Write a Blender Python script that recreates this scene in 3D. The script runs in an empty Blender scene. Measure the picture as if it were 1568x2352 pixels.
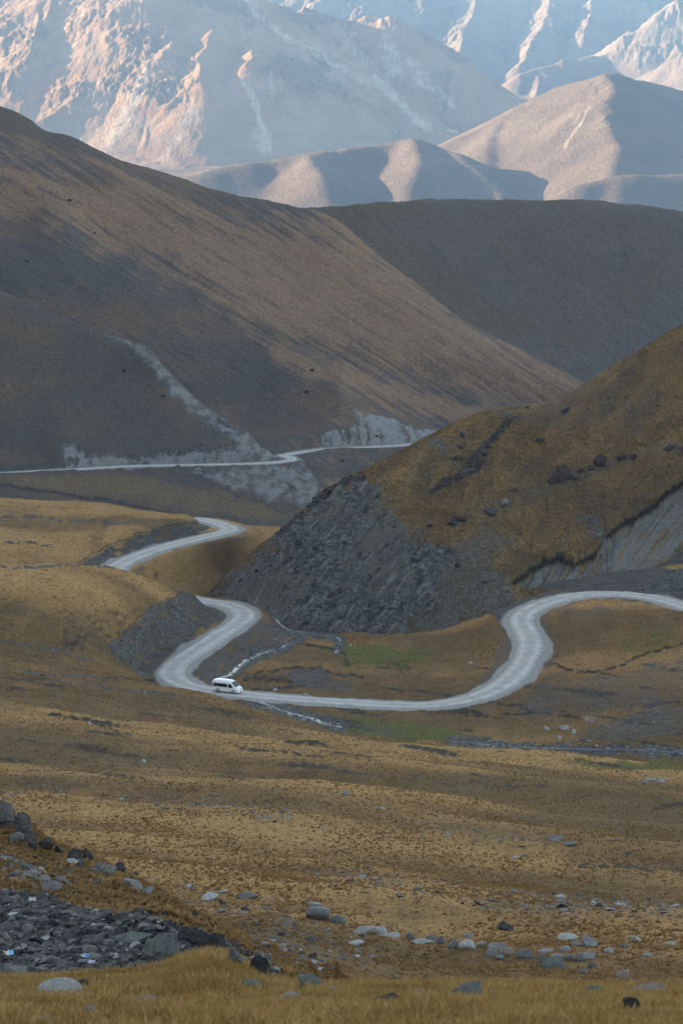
import bpy, math, random
import numpy as np
R = math.radians
scene = bpy.context.scene
COL = scene.collection
rng = np.random.default_rng(7)
random.seed(7)

# ------------------------------------------------------------------ camera model
W, H, F = 1568.0, 2352.0, 6533.3          # working picture units, focal length in them
PITCH = math.atan((H / 2 - 120.0) / F)    # horizon 120 units below the upper frame edge
cP, sP = math.cos(PITCH), math.sin(PITCH)

def ray(u, v):
    """world slopes (x/y, z/y) of the sight line through picture point (u, v)"""
    xc = (np.asarray(u, float) - W / 2) / F
    yc = (H / 2 - np.asarray(v, float)) / F
    Y = cP + yc * sP
    return xc / Y, (-sP + yc * cP) / Y

def proj(x, y, z):
    dz = -(y * cP - z * sP)
    up = y * sP + z * cP
    return W / 2 + F * x / -dz, H / 2 - F * up / -dz

# ------------------------------------------------------------------ noise
def _hash(ix, iy, seed):
    h = (ix.astype(np.int64) * 374761393 + iy.astype(np.int64) * 668265263 + seed * 1274126177) & 0xFFFFFFFF
    h = ((h ^ (h >> 13)) * 1274126177) & 0xFFFFFFFF
    return (h ^ (h >> 16)) & 255
_ang = np.arange(256) * (2 * np.pi / 256)
_gx, _gy = np.cos(_ang).astype(np.float32), np.sin(_ang).astype(np.float32)
def pnoise(x, y, seed=0):
    x = np.asarray(x, np.float64); y = np.asarray(y, np.float64)
    xi = np.floor(x); yi = np.floor(y)
    fx = (x - xi).astype(np.float32); fy = (y - yi).astype(np.float32)
    xi = xi.astype(np.int64); yi = yi.astype(np.int64)
    sx = fx * fx * fx * (fx * (fx * 6 - 15) + 10); sy = fy * fy * fy * (fy * (fy * 6 - 15) + 10)
    def g(ax, ay, dx, dy):
        h = _hash(ax, ay, seed)
        return _gx[h] * dx + _gy[h] * dy
    n00 = g(xi, yi, fx, fy); n10 = g(xi + 1, yi, fx - 1, fy)
    n01 = g(xi, yi + 1, fx, fy - 1); n11 = g(xi + 1, yi + 1, fx - 1, fy - 1)
    a = n00 + sx * (n10 - n00); b = n01 + sx * (n11 - n01)
    return (a + sy * (b - a)) * 1.5
def fbm(x, y, seed=0, octv=4, gain=.5, lac=2.03, ridged=False):
    t = 0; a = 1.0; s = 0.0
    for k in range(octv):
        n = pnoise(x, y, seed + k * 17)
        if ridged: n = 1 - 2 * np.abs(n)
        t = t + a * n; s += a; a *= gain; x = x * lac + 3.1; y = y * lac - 1.7
    return t / s
def sstep(a, b, x):
    t = np.clip((x - a) / (b - a), 0, 1)
    return t * t * (3 - 2 * t)

# ------------------------------------------------------------------ monotone cubic
def pchip_slopes(x, y):
    h = np.diff(x, axis=-1); d = np.diff(y, axis=-1) / h
    m = np.zeros_like(y)
    w1 = 2 * h[..., 1:] + h[..., :-1]; w2 = h[..., 1:] + 2 * h[..., :-1]
    ok = d[..., :-1] * d[..., 1:] > 0
    den = np.where(ok, w1 / np.where(ok, d[..., :-1], 1) + w2 / np.where(ok, d[..., 1:], 1), 1)
    m[..., 1:-1] = np.where(ok, (w1 + w2) / den, 0)
    m[..., 0] = d[..., 0]; m[..., -1] = d[..., -1]
    return m
def pchip1(x, y, xq):
    x = np.asarray(x, float); y = np.asarray(y, float)
    if len(x) == 1: return np.full_like(xq, y[0])
    if len(x) == 2: return np.interp(xq, x, y)
    m = pchip_slopes(x, y)
    q = np.clip(xq, x[0], x[-1])
    i = np.clip(np.searchsorted(x, q) - 1, 0, len(x) - 2)
    h = x[i + 1] - x[i]; t = (q - x[i]) / h
    return ((2*t**3-3*t**2+1)*y[i] + (t**3-2*t**2+t)*h*m[i] + (-2*t**3+3*t**2)*y[i+1] + (t**3-t**2)*h*m[i+1])

# ------------------------------------------------------------------ terrain layers
# A layer is a height field given by feature lines from near to far; each line is a list of points
# (u, v, d): seen in direction (u, v) at distance d, or (u, ('z', z), d): height z at distance d.
def Z(u, d, z): return (u, ('z', z), d)
def flat(d, z): return [Z(784, d, z)]

def columns(us, feats):
    a = (us - W / 2) / F * 1.0
    a = a / (cP)                       # slope x/y of the columns
    D, S = [], []
    for f in feats:
        fa, fd, fs = [], [], []
        for (u, v, d) in f:
            if isinstance(v, tuple):
                fs.append(v[1] / d); fa.append((u - W / 2) / F / cP)
            else:
                A, s = ray(u, v); fs.append(float(s)); fa.append(float(A))
            fd.append(d)
        D.append(pchip1(fa, fd, a)); S.append(pchip1(fa, fs, a))
    D = np.array(D).T.copy(); S = np.array(S).T.copy()
    for k in range(1, D.shape[1]):
        D[:, k] = np.maximum(D[:, k], D[:, k - 1] + 0.6)
    return a, D, S * D

def eval_cols(D, Zk, rows):
    m = pchip_slopes(D, Zk)
    out = np.empty((len(rows), D.shape[0]), np.float32)
    K = D.shape[1]
    ii = np.arange(D.shape[0])
    for r, d in enumerate(rows):
        i = np.clip((D <= d).sum(1) - 1, 0, K - 2)
        x0 = D[ii, i]; x1 = D[ii, i + 1]; h = x1 - x0
        t = (d - x0) / h
        z = ((2*t**3-3*t**2+1)*Zk[ii,i] + (t**3-2*t**2+t)*h*m[ii,i] + (-2*t**3+3*t**2)*Zk[ii,i+1] + (t**3-t**2)*h*m[ii,i+1])
        z = np.where(t < 0, Zk[ii, i] + m[ii, i] * (d - x0), z)
        z = np.where(t > 1, Zk[ii, i + 1] + m[ii, i + 1] * (d - x1), z)
        out[r] = z
    return out

def make_rows(D, Zk, d0, d1, step, minrel=.0004, back=.2, maxrel=.02, fine=None):
    cand = np.exp(np.arange(math.log(d0), math.log(d1), .0003))
    sel = np.linspace(0, D.shape[0] - 1, 46).astype(int)
    zz = eval_cols(D[sel], Zk[sel], cand)
    _, v = proj(0, cand[:, None], zz)
    dv = np.diff(v, axis=0)
    cost = np.maximum(np.maximum(-dv, 0), dv * back).max(1)
    cost = np.maximum(cost / step, .0003 / maxrel)
    cost = np.minimum(cost, .0003 / minrel)
    if fine:
        mid = cand[:-1]; cost = np.where((mid > fine[0]) & (mid < fine[1]), np.maximum(cost, .0003 * mid / fine[2]), cost)
    c = np.concatenate([[0], np.cumsum(cost)])
    n = int(c[-1])
    return np.interp(np.linspace(0, c[-1], n), c, cand)

class Layer:
    def __init__(self, feats, d0, d1, u0=-230, u1=1800, du=2.5, step=2.5, **kw):
        us = np.arange(u0, u1, du)
        self.a, D, Zk = columns(us, feats)
        self.rows = make_rows(D, Zk, d0, d1, step, **kw)
        self.z = eval_cols(D, Zk, self.rows)
        self.x = (self.rows[:, None] * self.a[None, :])
        self.y = np.repeat(self.rows[:, None], len(self.a), 1)
    def uv(self):
        return proj(self.x, self.y, self.z)
    def height(self, x, y):
        x = np.asarray(x, float); y = np.asarray(y, float)
        j = np.clip((x / y - self.a[0]) / (self.a[1] - self.a[0]), 0, len(self.a) - 1.001)
        i = np.clip(np.interp(y, self.rows, np.arange(len(self.rows))), 0, len(self.rows) - 1.001)
        j0 = j.astype(int); i0 = i.astype(int); fj = j - j0; fi = i - i0; z = self.z
        return ((z[i0, j0]*(1-fj) + z[i0, j0+1]*fj)*(1-fi) + (z[i0+1, j0]*(1-fj) + z[i0+1, j0+1]*fj)*fi)
    def hit(self, u, v):
        A, s = ray(u, v); A = float(A); s = float(s)
        j = np.clip((A - self.a[0]) / (self.a[1] - self.a[0]), 0, len(self.a) - 1.001); j0 = int(j); f = j - j0
        col = self.z[:, j0] * (1 - f) + self.z[:, j0 + 1] * f
        g = col - s * self.rows
        k = np.argmax(g >= 0)
        if g[k] < 0: return None
        if k == 0: d = self.rows[0]
        else: d = self.rows[k-1] + (self.rows[k] - self.rows[k-1]) * (-g[k-1]) / (g[k] - g[k-1] + 1e-9)
        return np.array([A * d, d, s * d])

def first_hit(u, v, layers):
    best = None
    for L in layers:
        p = L.hit(u, v)
        if p is not None and (best is None or p[1] < best[0][1]): best = (p, L)
    return best

# --- soft masks from outlines
def seg_dist(u, v, pts, closed):
    pts = np.asarray(pts, float); n = len(pts)
    best = np.full(u.shape, 1e18)
    inside = np.zeros(u.shape, bool)
    for i in range(n if closed else n - 1):
        p = pts[i]; q = pts[(i + 1) % n]; e = q - p
        t = np.clip(((u - p[0]) * e[0] + (v - p[1]) * e[1]) / (e @ e + 1e-12), 0, 1)
        best = np.minimum(best, (u - p[0] - t * e[0])**2 + (v - p[1] - t * e[1])**2)
        if closed:
            c = ((p[1] > v) != (q[1] > v))
            with np.errstate(divide='ignore', invalid='ignore'):
                inside ^= c & (u < e[0] * (v - p[1]) / (e[1] if e[1] else 1e-9) + p[0])
    d = np.sqrt(best)
    return np.where(inside, -d, d) if closed else d
def polymask(u, v, poly, soft=12, warp=0, seed=3, wl=40):
    poly = np.asarray(poly, float)
    m = (u > poly[:, 0].min() - 60) & (u < poly[:, 0].max() + 60) & (v > poly[:, 1].min() - 60) & (v < poly[:, 1].max() + 60)
    out = np.zeros(u.shape, np.float32)
    uu, vv = u[m], v[m]
    if uu.size == 0: return out
    if warp:
        w1 = (fbm(uu / wl, vv / wl, seed, 3) + .35 * fbm(uu / 9, vv / 7, seed + 7, 3)) * warp; w2 = (fbm(uu / wl + 9, vv / wl + 5, seed + 50, 3) + .35 * fbm(uu / 9 + 3, vv / 7, seed + 8, 3)) * warp
        uu = uu + w1; vv = vv + w2
    out[m] = 1 - sstep(-soft, soft, seg_dist(uu, vv, poly, True))
    return out
def linemask(u, v, line, width, soft=4, warp=0, seed=5, wl=40):
    line = np.asarray(line, float); pad = width + soft + warp + 5
    m = (u > line[:, 0].min() - pad) & (u < line[:, 0].max() + pad) & (v > line[:, 1].min() - pad) & (v < line[:, 1].max() + pad)
    out = np.zeros(u.shape, np.float32)
    uu, vv = u[m], v[m]
    if uu.size == 0: return out
    if warp:
        w1 = fbm(uu / wl, vv / wl, seed, 3) * warp; w2 = fbm(uu / wl + 9, vv / wl + 5, seed + 50, 3) * warp
        uu = uu + w1; vv = vv + w2
    out[m] = 1 - sstep(width - soft, width + soft, seg_dist(uu, vv, line, False))
    return out

# ------------------------------------------------------------------ feature lines
crest = [(-300,2258),(0,2256),(120,2254),(200,2246),(300,2240),(380,2224),(430,2205),(480,2197),(530,2206),(570,2226),(620,2256),(700,2268),(800,2271),(1000,2266),(1200,2266),(1568,2275),(1868,2282)]
GROUND = [
 flat(3, -2.5), flat(14, -5.3),
 [(784,2352,22)], [(784,2305,30)],
 [(u, v, 38) for u, v in crest],
 [(u, v + 16, 45) for u, v in crest],
 [(-300,2275,62),(620,2275,62),(720,2285,64),(1868,2290,64)],
 [(-300,2258,74),(600,2260,74),(720,2280,100),(1868,2284,100)],
 [(-300,2095,95),(0,2110,92),(200,2130,90),(400,2172,86),(620,2250,84),(760,2262,100),(950,2266,122),(1868,2268,122)],
 [(-300,1750,128),(0,1858,118),(60,1885,115),(100,1925,113),(200,1968,108),(350,2042,102),(430,2100,98),(560,2172,95),(630,2240,94),(760,2238,112),(950,2225,137),(1868,2222,137)],
 [Z(-300,142,-40),Z(0,136,-41),Z(350,124,-38.5),Z(600,113,-36.2),(760,2205,128),(950,2190,150),(1868,2190,150)],
 [(-300,2085,174),(0,2080,174),(700,2098,174),(1568,2110,174)],
 [(-300,1960,206),(0,1970,206),(784,2000,206),(1568,2030,206)],
 [(-300,1790,270),(0,1805,270),(784,1850,270),(1568,1892,270)],
 [(-300,1660,340),(0,1688,340),(784,1750,340),(1200,1780,330),(1568,1822,318)],
 [(-300,1480,450),(0,1525,450),(200,1550,452),(300,1565,455),(370,1576,462),(450,1591,466),(520,1612,468),(600,1629,464),(700,1655,452),(780,1680,440),(950,1698,430),(1100,1715,420),(1300,1738,405),(1568,1775,380),(1868,1815,360)],
 [(-300,1488,462),(0,1527,462),(200,1551,466),(300,1563,472),Z(370,486,-111.6),Z(450,484,-111.6),Z(520,482,-111.8),Z(600,478,-112.4),Z(700,472,-112.2),Z(780,462,-111.6),Z(950,452,-110.6),Z(1100,445,-110),Z(1300,432,-109),Z(1568,415,-107),Z(1868,400,-105)],
 [(-300,1470,480),(0,1507,478),(200,1533,481),(300,1547,490),Z(370,507,-112.3),Z(450,500,-112.2),Z(520,495,-112.1),Z(640,491,-112),Z(800,490,-112),Z(960,487,-112),Z(1100,486,-111.3),Z(1300,488,-109.3),Z(1568,480,-106),Z(1868,470,-103)],
 [(-300,1395,495),(0,1430,492),(200,1455,500),(250,1483,506),(300,1505,513),(360,1522,523),Z(450,530,-113),Z(520,530,-113.3),Z(640,530,-113.6),Z(800,525,-113),Z(960,520,-112.5),Z(1100,518,-111.5),Z(1200,515,-110),Z(1320,522,-107.2),Z(1568,515,-104.6),Z(1868,505,-102)],
 [(-300,1320,520),(0,1335,520),(150,1347,525),(260,1352,535),(340,1370,545),(420,1400,558),(470,1424,563),Z(520,564,-113.8),Z(640,565,-115),Z(800,560,-114.5),Z(950,556,-113.5),Z(1100,552,-111),Z(1200,546,-109.3),Z(1320,550,-107.8),Z(1568,545,-106.6),Z(1868,540,-104)],
 [(-300,1284,545),(0,1292,548),(150,1300,552),(260,1310,558),(340,1330,566),(420,1357,576),(470,1379,580),Z(520,590,-114.5),Z(640,590,-117),Z(800,600,-116),Z(1100,600,-112),Z(1300,600,-108.5),Z(1868,600,-104)],
 [Z(-300,580,-103.5),Z(0,582,-105),Z(150,585,-107.5),Z(260,598,-109.3),Z(340,598,-113),Z(420,603,-116),Z(480,612,-119.5),Z(560,615,-121),Z(640,618,-121.5),Z(800,650,-130),Z(1868,680,-140)],
 [(-300,1250,602),(0,1265,602),(150,1278,600),(200,1286,601),Z(260,606,-109.2),Z(330,617,-109.1),Z(400,632,-109.6),Z(480,650,-110.6),Z(535,664,-112.3),Z(600,668,-115),Z(680,672,-119),Z(800,720,-150)],
 [(-300,1215,630),(0,1230,628),(150,1250,620),(200,1257,616),(270,1241,616),(340,1223,633),(420,1207,646),(450,1200,662),(475,1193,688),Z(505,686,-113.7),(560,1212,690),(640,1216,694),(680,1226,690),Z(800,740,-155)],
 [(-300,1140,690),(0,1150,690),(200,1158,692),(330,1172,698),(400,1184,702),(440,1190,706),(500,1200,714),(560,1207,718),(640,1214,716),(690,1226,706),Z(800,760,-160)],
 flat(765, -140), flat(860, -178), flat(900, -200),
]
HILLC = [
 [Z(400,585,-135),Z(480,588,-126),Z(600,550,-124),Z(680,536,-124),Z(950,524,-124),Z(1150,536,-120),Z(1868,520,-118)],
 [Z(400,612,-133),(480,1363,612),(540,1399,588),(600,1428,574),(680,1452,562),(800,1468,554),(950,1470,550),(1050,1445,552),(1130,1392,560),(1180,1352,570),(1300,1338,574),(1450,1340,574),(1568,1362,568),(1868,1440,550)],
 [Z(400,614,-133),(480,1362.5,614),(560,1350,591),(640,1322,584),(690,1310,581),(790,1280,583),(870,1262,588),(960,1240,590),(1060,1210,592),(1130,1190,599),(1260,1165,608),(1400,1140,613),(1568,1110,612),(1868,1060,600)],
 [Z(400,616,-133),(480,1362,616),(560,1318,596),(640,1270,591),(690,1240,590),(790,1185,598),(870,1150,602),(960,1110,613),(1130,1040,630),(1260,1020,640),(1400,975,640),(1568,920,635),(1868,800,620)],
 [Z(400,618,-133),(480,1361,618),(560,1290,602),(640,1225,598),(690,1180,598),(740,1130,607),(790,1103,612),(860,1072,619),(960,1020,629),(1050,975,641),(1130,945,654),(1200,937,664),(1260,932,670),(1330,890,668),(1400,845,662),(1480,795,656),(1568,745,650),(1700,670,640),(1868,580,630)],
 [Z(400,635,-138),Z(480,640,-127),Z(560,628,-118),Z(690,628,-110),Z(790,650,-101),Z(960,670,-97),Z(1260,715,-92),Z(1568,695,-73),Z(1868,680,-60)],
 flat(780,-165), flat(850,-205),
]
HILLD = [
 flat(840,-195), flat(930,-176),
 [(-300,1195,983),(0,1178,983),(300,1186,985),(500,1196,990),(680,1210,1000),(760,1208,1010),(1868,1206,1030)],
 [(-300,1097,1015),(0,1087,1016),(150,1079,1022),(300,1071,1028),(450,1068,1030),(600,1064,1034),(660,1058,1044),(690,1062,1046),(720,1086,1048),(760,1116,1050),(800,1150,1050),(900,1215,1050)],
 [(-300,1082,1022),(0,1080,1023),(90,1068,1028),(140,1022,1040),(200,1040,1040),(330,1041,1044),(420,1031,1046),(530,1025,1048),(600,1019,1050),(640,1044,1053),(690,1060,1056),(720,1086,1056),(760,1117,1056),(800,1152,1056),(900,1218,1056)],
 [(-300,820,1085),(0,870,1076),(250,905,1076),(400,950,1069),(480,986,1066),(560,1008,1062),(620,1040,1058),(690,1061,1060),(720,1087,1060),(760,1118,1060),(800,1154,1060),(900,1220,1060)],
 [(-300,545,1140),(0,668,1125),(60,690,1120),(130,725,1113),(190,748,1108),(250,770,1104),(300,786,1101),(345,800,1096),(370,835,1092),(400,868,1088),(480,940,1078),(560,990,1070),(620,1036,1064),(650,1052,1061),(690,1063,1063),(720,1089,1063),(760,1120,1063),(800,1156,1063),(900,1225,1063)],
 [Z(-300,1225,-118),Z(0,1200,-125),Z(340,1165,-142),Z(560,1120,-157),Z(690,1088,-162),Z(800,1080,-182)],
 flat(1300,-235),
]
HILLE = [
 flat(900,-205), flat(1010,-168),
 [Z(0,1060,-158),Z(600,1060,-150.5),(650,1045,1058),(750,1031,1066),(850,1025,1074),(960,1019,1085),(1200,1015,1090),(1868,1010,1090)],
 [Z(0,1075,-150),(600,1030,1066),(700,1012,1074),(760,988,1082),(785,962,1088),(830,966,1090),(900,980,1092),(960,1002,1093),(1015,1001,1096),(1200,980,1098),(1868,960,1098)],
 [(0,790,1172),(250,800,1165),(400,885,1140),(500,940,1122),(600,985,1106),(700,965,1108),(785,905,1112),(830,930,1110),(900,945,1110),(960,970,1108),(1015,985,1108),(1200,950,1115),(1868,930,1120)],
 [(-300,560,1275),(0,600,1235),(100,620,1225),(250,660,1208),(400,720,1195),(520,780,1180),(620,850,1155),(700,850,1150),(800,820,1175),(1000,868,1166),(1150,900,1150),(1345,935,1135),(1868,930,1130)],
 [(-300,440,1330),(0,480,1290),(60,495,1284),(120,480,1275),(250,545,1270),(350,575,1258),(450,610,1244),(600,700,1215),(720,760,1195),(850,780,1190),(1000,815,1178),(1200,870,1155),(1345,910,1140),(1868,900,1130)],
 [(-300,330,1340),(0,400,1310),(200,452,1300),(350,505,1290),(560,592,1268),(800,705,1228),(1000,785,1190),(1200,852,1166),(1345,893,1146),(1868,860,1132)],
 [(-300,210,1365),(0,318,1355),(200,380,1345),(350,425,1335),(560,500,1318),(760,580,1278),(900,665,1250),(1010,725,1230),(1180,815,1190),(1345,886,1152),(1868,830,1134)],
 [(-300,90,1400),(0,240,1400),(60,266,1400),(110,300,1400),(160,311,1400),(200,330,1398),(260,360,1395),(350,386,1390),(450,417,1390),(560,446,1380),(650,466,1365),(760,494,1335),(850,565,1310),(940,640,1290),(1010,693,1262),(1080,743,1240),(1180,795,1214),(1260,836,1190),(1345,880,1160),(1568,990,1140),(1868,1100,1140)],
 [Z(-300,1530,-50),Z(0,1530,-75),Z(560,1500,-110),Z(760,1450,-125),Z(1010,1360,-165),Z(1345,1240,-190),Z(1868,1200,-230)],
 flat(1700,-270),
]
HILLF = [
 flat(1400,-235),
 [(-300,760,1560),(600,720,1580),(1000,820,1600),(1345,900,1600),(1868,960,1600)],
 [(-300,640,1680),(600,590,1700),(800,600,1730),(1000,640,1740),(1200,640,1760),(1345,655,1750),(1568,680,1740),(1868,740,1740)],
 [(-300,600,1740),(300,560,1770),(560,488,1800),(640,482,1810),(700,479,1820),(760,480,1830),(860,471,1850),(1000,461,1880),(1120,459,1890),(1200,456,1896),(1290,453,1900),(1340,456,1900),(1400,464,1900),(1480,475,1890),(1568,487,1880),(1868,560,1850)],
 flat(2200,-190), flat(2700,-320),
]

# ------------------------------------------------------------------ building helpers
def grid_mesh(name, x, y, z, cols=None):
    nr, nc = x.shape
    me = bpy.data.meshes.new(name)
    co = np.stack([x, y, z], -1).astype(np.float32).reshape(-1)
    me.vertices.add(nr * nc); me.vertices.foreach_set('co', co)
    idx = np.arange(nr * nc, dtype=np.int32).reshape(nr, nc)
    q = np.stack([idx[:-1, :-1], idx[:-1, 1:], idx[1:, 1:], idx[1:, :-1]], -1).reshape(-1)
    nf = (nr - 1) * (nc - 1)
    me.loops.add(nf * 4); me.loops.foreach_set('vertex_index', q)
    me.polygons.add(nf); me.polygons.foreach_set('loop_start', np.arange(nf, dtype=np.int32) * 4)
    me.polygons.foreach_set('loop_total', np.full(nf, 4, np.int32))
    me.polygons.foreach_set('use_smooth', np.ones(nf, bool))
    for k, arr in (cols or {}).items():
        at = me.attributes.new(k, 'FLOAT_COLOR', 'POINT')
        at.data.foreach_set('color', np.ascontiguousarray(arr, dtype=np.float32).reshape(-1))
    me.update(); me.validate()
    return me
def link(name, me, mat=None, parent=None, kind=None, label=None, cat=None, group=None):
    o = bpy.data.objects.new(name, me); COL.objects.link(o)
    if mat and me is not None: me.materials.append(mat)
    if parent: o.parent = parent
    if kind: o['kind'] = kind
    if label: o['label'] = label
    if cat: o['category'] = cat
    if group: o['group'] = group
    return o
def poly_mesh(name, verts, faces, smooth=False):
    me = bpy.data.meshes.new(name); me.from_pydata([tuple(map(float, v)) for v in verts], [], [tuple(map(int, f)) for f in faces])
    if smooth: me.polygons.foreach_set('use_smooth', np.ones(len(me.polygons), bool))
    me.update(); return me

class Nodes:
    def __init__(self, name, rough=.95, spec=.1):
        self.m = bpy.data.materials.new(name); self.m.use_nodes = True
        self.t = self.m.node_tree; self.b = self.t.nodes['Principled BSDF']
        self.b.inputs['Roughness'].default_value = rough
        self.b.inputs['Specular IOR Level'].default_value = spec
        self._pos = None
    def n(self, typ, **kw):
        nd = self.t.nodes.new(typ)
        for k, v in kw.items(): setattr(nd, k, v)
        return nd
    def L(self, a, b): self.t.links.new(a, b)
    def setin(self, sock, v):
        if hasattr(v, 'node'): self.L(v, sock)
        else:
            if isinstance(v, (tuple, list)) and len(v) == 3 and sock.type == 'RGBA': v = (*v, 1)
            sock.default_value = v
    def pos(self, scale=None):
        if self._pos is None: self._pos = self.n('ShaderNodeTexCoord').outputs['Object']
        if scale is None: return self._pos
        mp = self.n('ShaderNodeMapping'); self.L(self._pos, mp.inputs[0])
        mp.inputs['Scale'].default_value = scale if isinstance(scale, (tuple, list)) else (scale,) * 3
        return mp.outputs[0]
    def noise(self, scale, detail=4, rough=.6, dist=0, vec=None):
        nd = self.n('ShaderNodeTexNoise'); self.L(vec if vec is not None else self.pos(), nd.inputs['Vector'])
        nd.inputs['Scale'].default_value = scale; nd.inputs['Detail'].default_value = detail
        nd.inputs['Roughness'].default_value = rough; nd.inputs['Distortion'].default_value = dist
        return nd.outputs['Fac']
    def voro(self, scale, out='Distance', feat='F1', vec=None, rand=1):
        nd = self.n('ShaderNodeTexVoronoi', feature=feat); self.L(vec if vec is not None else self.pos(), nd.inputs['Vector'])
        nd.inputs['Scale'].default_value = scale; nd.inputs['Randomness'].default_value = rand
        return nd.outputs[out]
    def ramp(self, fac, stops, interp='LINEAR'):
        nd = self.n('ShaderNodeValToRGB'); self.setin(nd.inputs[0], fac); e = nd.color_ramp.elements
        nd.color_ramp.interpolation = interp
        while len(e) < len(stops): e.new(.5)
        for el, (p, c) in zip(e, stops):
            el.position = p; el.color = (*c, 1) if not np.isscalar(c) else (c, c, c, 1)
        return nd.outputs[0]
    def mix(self, f, a, b, mode='MIX'):
        nd = self.n('ShaderNodeMix', data_type='RGBA', blend_type=mode)
        self.setin(nd.inputs[0], f); self.setin(nd.inputs[6], a); self.setin(nd.inputs[7], b)
        return nd.outputs[2]
    def math(self, op, a, b=0.0, c=None, clamp=False):
        nd = self.n('ShaderNodeMath', operation=op, use_clamp=clamp)
        self.setin(nd.inputs[0], a); self.setin(nd.inputs[1], b)
        if c is not None: self.setin(nd.inputs[2], c)
        return nd.outputs[0]
    def attr(self, name):
        nd = self.n('ShaderNodeAttribute', attribute_name=name)
        sp = self.n('ShaderNodeSeparateColor'); self.L(nd.outputs['Color'], sp.inputs[0])
        return sp.outputs[0], sp.outputs[1], sp.outputs[2], nd.outputs['Alpha']
    def thresh(self, a, noise, amt=.7, lo=.35, hi=.65):
        """attribute broken up by noise into a patchy edge"""
        s = self.math('MULTIPLY_ADD', self.math('SUBTRACT', noise, .5), amt, a)
        nd = self.n('ShaderNodeMapRange', interpolation_type='SMOOTHSTEP'); self.L(s, nd.inputs[0])
        nd.inputs[1].default_value = lo; nd.inputs[2].default_value = hi
        return nd.outputs[0]
    def bump(self, h, strength=.5, dist=.1, normal=None):
        nd = self.n('ShaderNodeBump'); self.L(h, nd.inputs['Height'])
        nd.inputs['Strength'].default_value = strength; nd.inputs['Distance'].default_value = dist
        if normal is not None: self.L(normal, nd.inputs['Normal'])
        return nd.outputs[0]
    def out(self, color, normal=None):
        self.setin(self.b.inputs['Base Color'], color)
        if normal is not None: self.L(normal, self.b.inputs['Normal'])
        return self.m

def terrain_mat(name, grass, grass2, grass3, stone, stone2, pale, green, soil, warm, f=1.0, streak=(1, .2, 1)):
    """grass..grass3: turf tones; mask_a = stone, pale, green, soil; mask_b.r = warm ridge turf, on the ground with fold light and shade painted in, mask_b.g = path, mask_b.b = dark rock"""
    N = Nodes(name)
    big = N.noise(.035 / f, 5, .6); mid = N.noise(.22 / f, 5, .65, vec=N.pos(streak)); fine = N.noise(1.9 / f, 6, .72); vf = N.noise(7.0 / f, 3, .6)
    c = N.mix(N.ramp(mid, [(.36, 0.0), (.64, 1.0)]), grass, grass2)
    c = N.mix(N.ramp(big, [(.38, 0.0), (.58, .9)]), c, grass3)
    sc, pa, gr, so = N.attr('mask_a'); wm, path, dk, extra = N.attr('mask_b')
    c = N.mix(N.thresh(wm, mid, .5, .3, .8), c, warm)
    c = N.mix(N.ramp(fine, [(.34, .0), (.5, .5), (.66, 1.0)]), N.mix(1, c, (.52, .50, .48), 'MULTIPLY'), N.mix(1, c, (1.3, 1.28, 1.25), 'MULTIPLY'))
    c = N.mix(N.thresh(gr, mid, .6), c, N.mix(fine, green, (green[0]*1.5, green[1]*1.4, green[2]*1.3)))
    c = N.mix(N.thresh(so, N.math('MULTIPLY_ADD', fine, .6, N.math('MULTIPLY', mid, .4)), .9, .25, .95), c, N.mix(fine, (soil[0]*.6, soil[1]*.6, soil[2]*.6), (soil[0]*1.5, soil[1]*1.5, soil[2]*1.5)))
    v1 = N.voro(1.7 / f, 'Color'); v2 = N.voro(4.6 / f, 'Color')
    sv = N.n('ShaderNodeSeparateColor'); N.L(v1, sv.inputs[0]); sv2 = N.n('ShaderNodeSeparateColor'); N.L(v2, sv2.inputs[0])
    st = N.math('ADD', N.math('MULTIPLY', sv.outputs[0], .35), N.math('ADD', N.math('MULTIPLY', sv2.outputs[0], .3), N.math('MULTIPLY', mid, .45)))
    stc = N.ramp(st, [(.22, tuple(k * .45 for k in stone)), (.5, stone), (.72, stone2), (.9, tuple(k * 1.7 for k in stone2))])
    fines = tuple(a * k for a, k in zip(stone2, (.92, .78, .66)))
    stc = N.mix(N.ramp(N.noise(.09 / f, 5, .65), [(.40, 0.0), (.60, .85)]), stc, N.mix(fine, tuple(k * .7 for k in fines), tuple(k * 1.15 for k in fines)))
    c = N.mix(N.thresh(sc, N.math('MULTIPLY_ADD', fine, .6, N.math('MULTIPLY', mid, .4)), 1.0, .36, .66), c, stc)
    pc = N.ramp(N.math('MULTIPLY_ADD', sv2.outputs[0], .35, N.math('MULTIPLY', fine, .75)), [(.25, tuple(k * .55 for k in pale)), (.5, pale), (.8, tuple(k * 1.3 for k in pale))])
    c = N.mix(N.thresh(pa, N.math('MULTIPLY_ADD', fine, .5, N.math('MULTIPLY', mid, .5)), .9, .36, .7), c, pc)
    c = N.mix(N.thresh(path, fine, .5, .3, .7), c, tuple(k * .8 for k in pale))
    c = N.mix(N.thresh(dk, fine, .9, .38, .6), c, N.ramp(st, [(.25, (.012, .011, .012)), (.6, (.045, .038, .04)), (.85, (.12, .10, .10))]))
    hb = N.math('ADD', N.math('MULTIPLY', fine, .6), N.math('MULTIPLY', vf, .25))
    n1 = N.bump(hb, .55, .5 * f)
    n2 = N.bump(N.math('MULTIPLY', st, N.math('MAXIMUM', sc, pa)), .6, .5 * f, n1)
    return N.out(c, n2)

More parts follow.
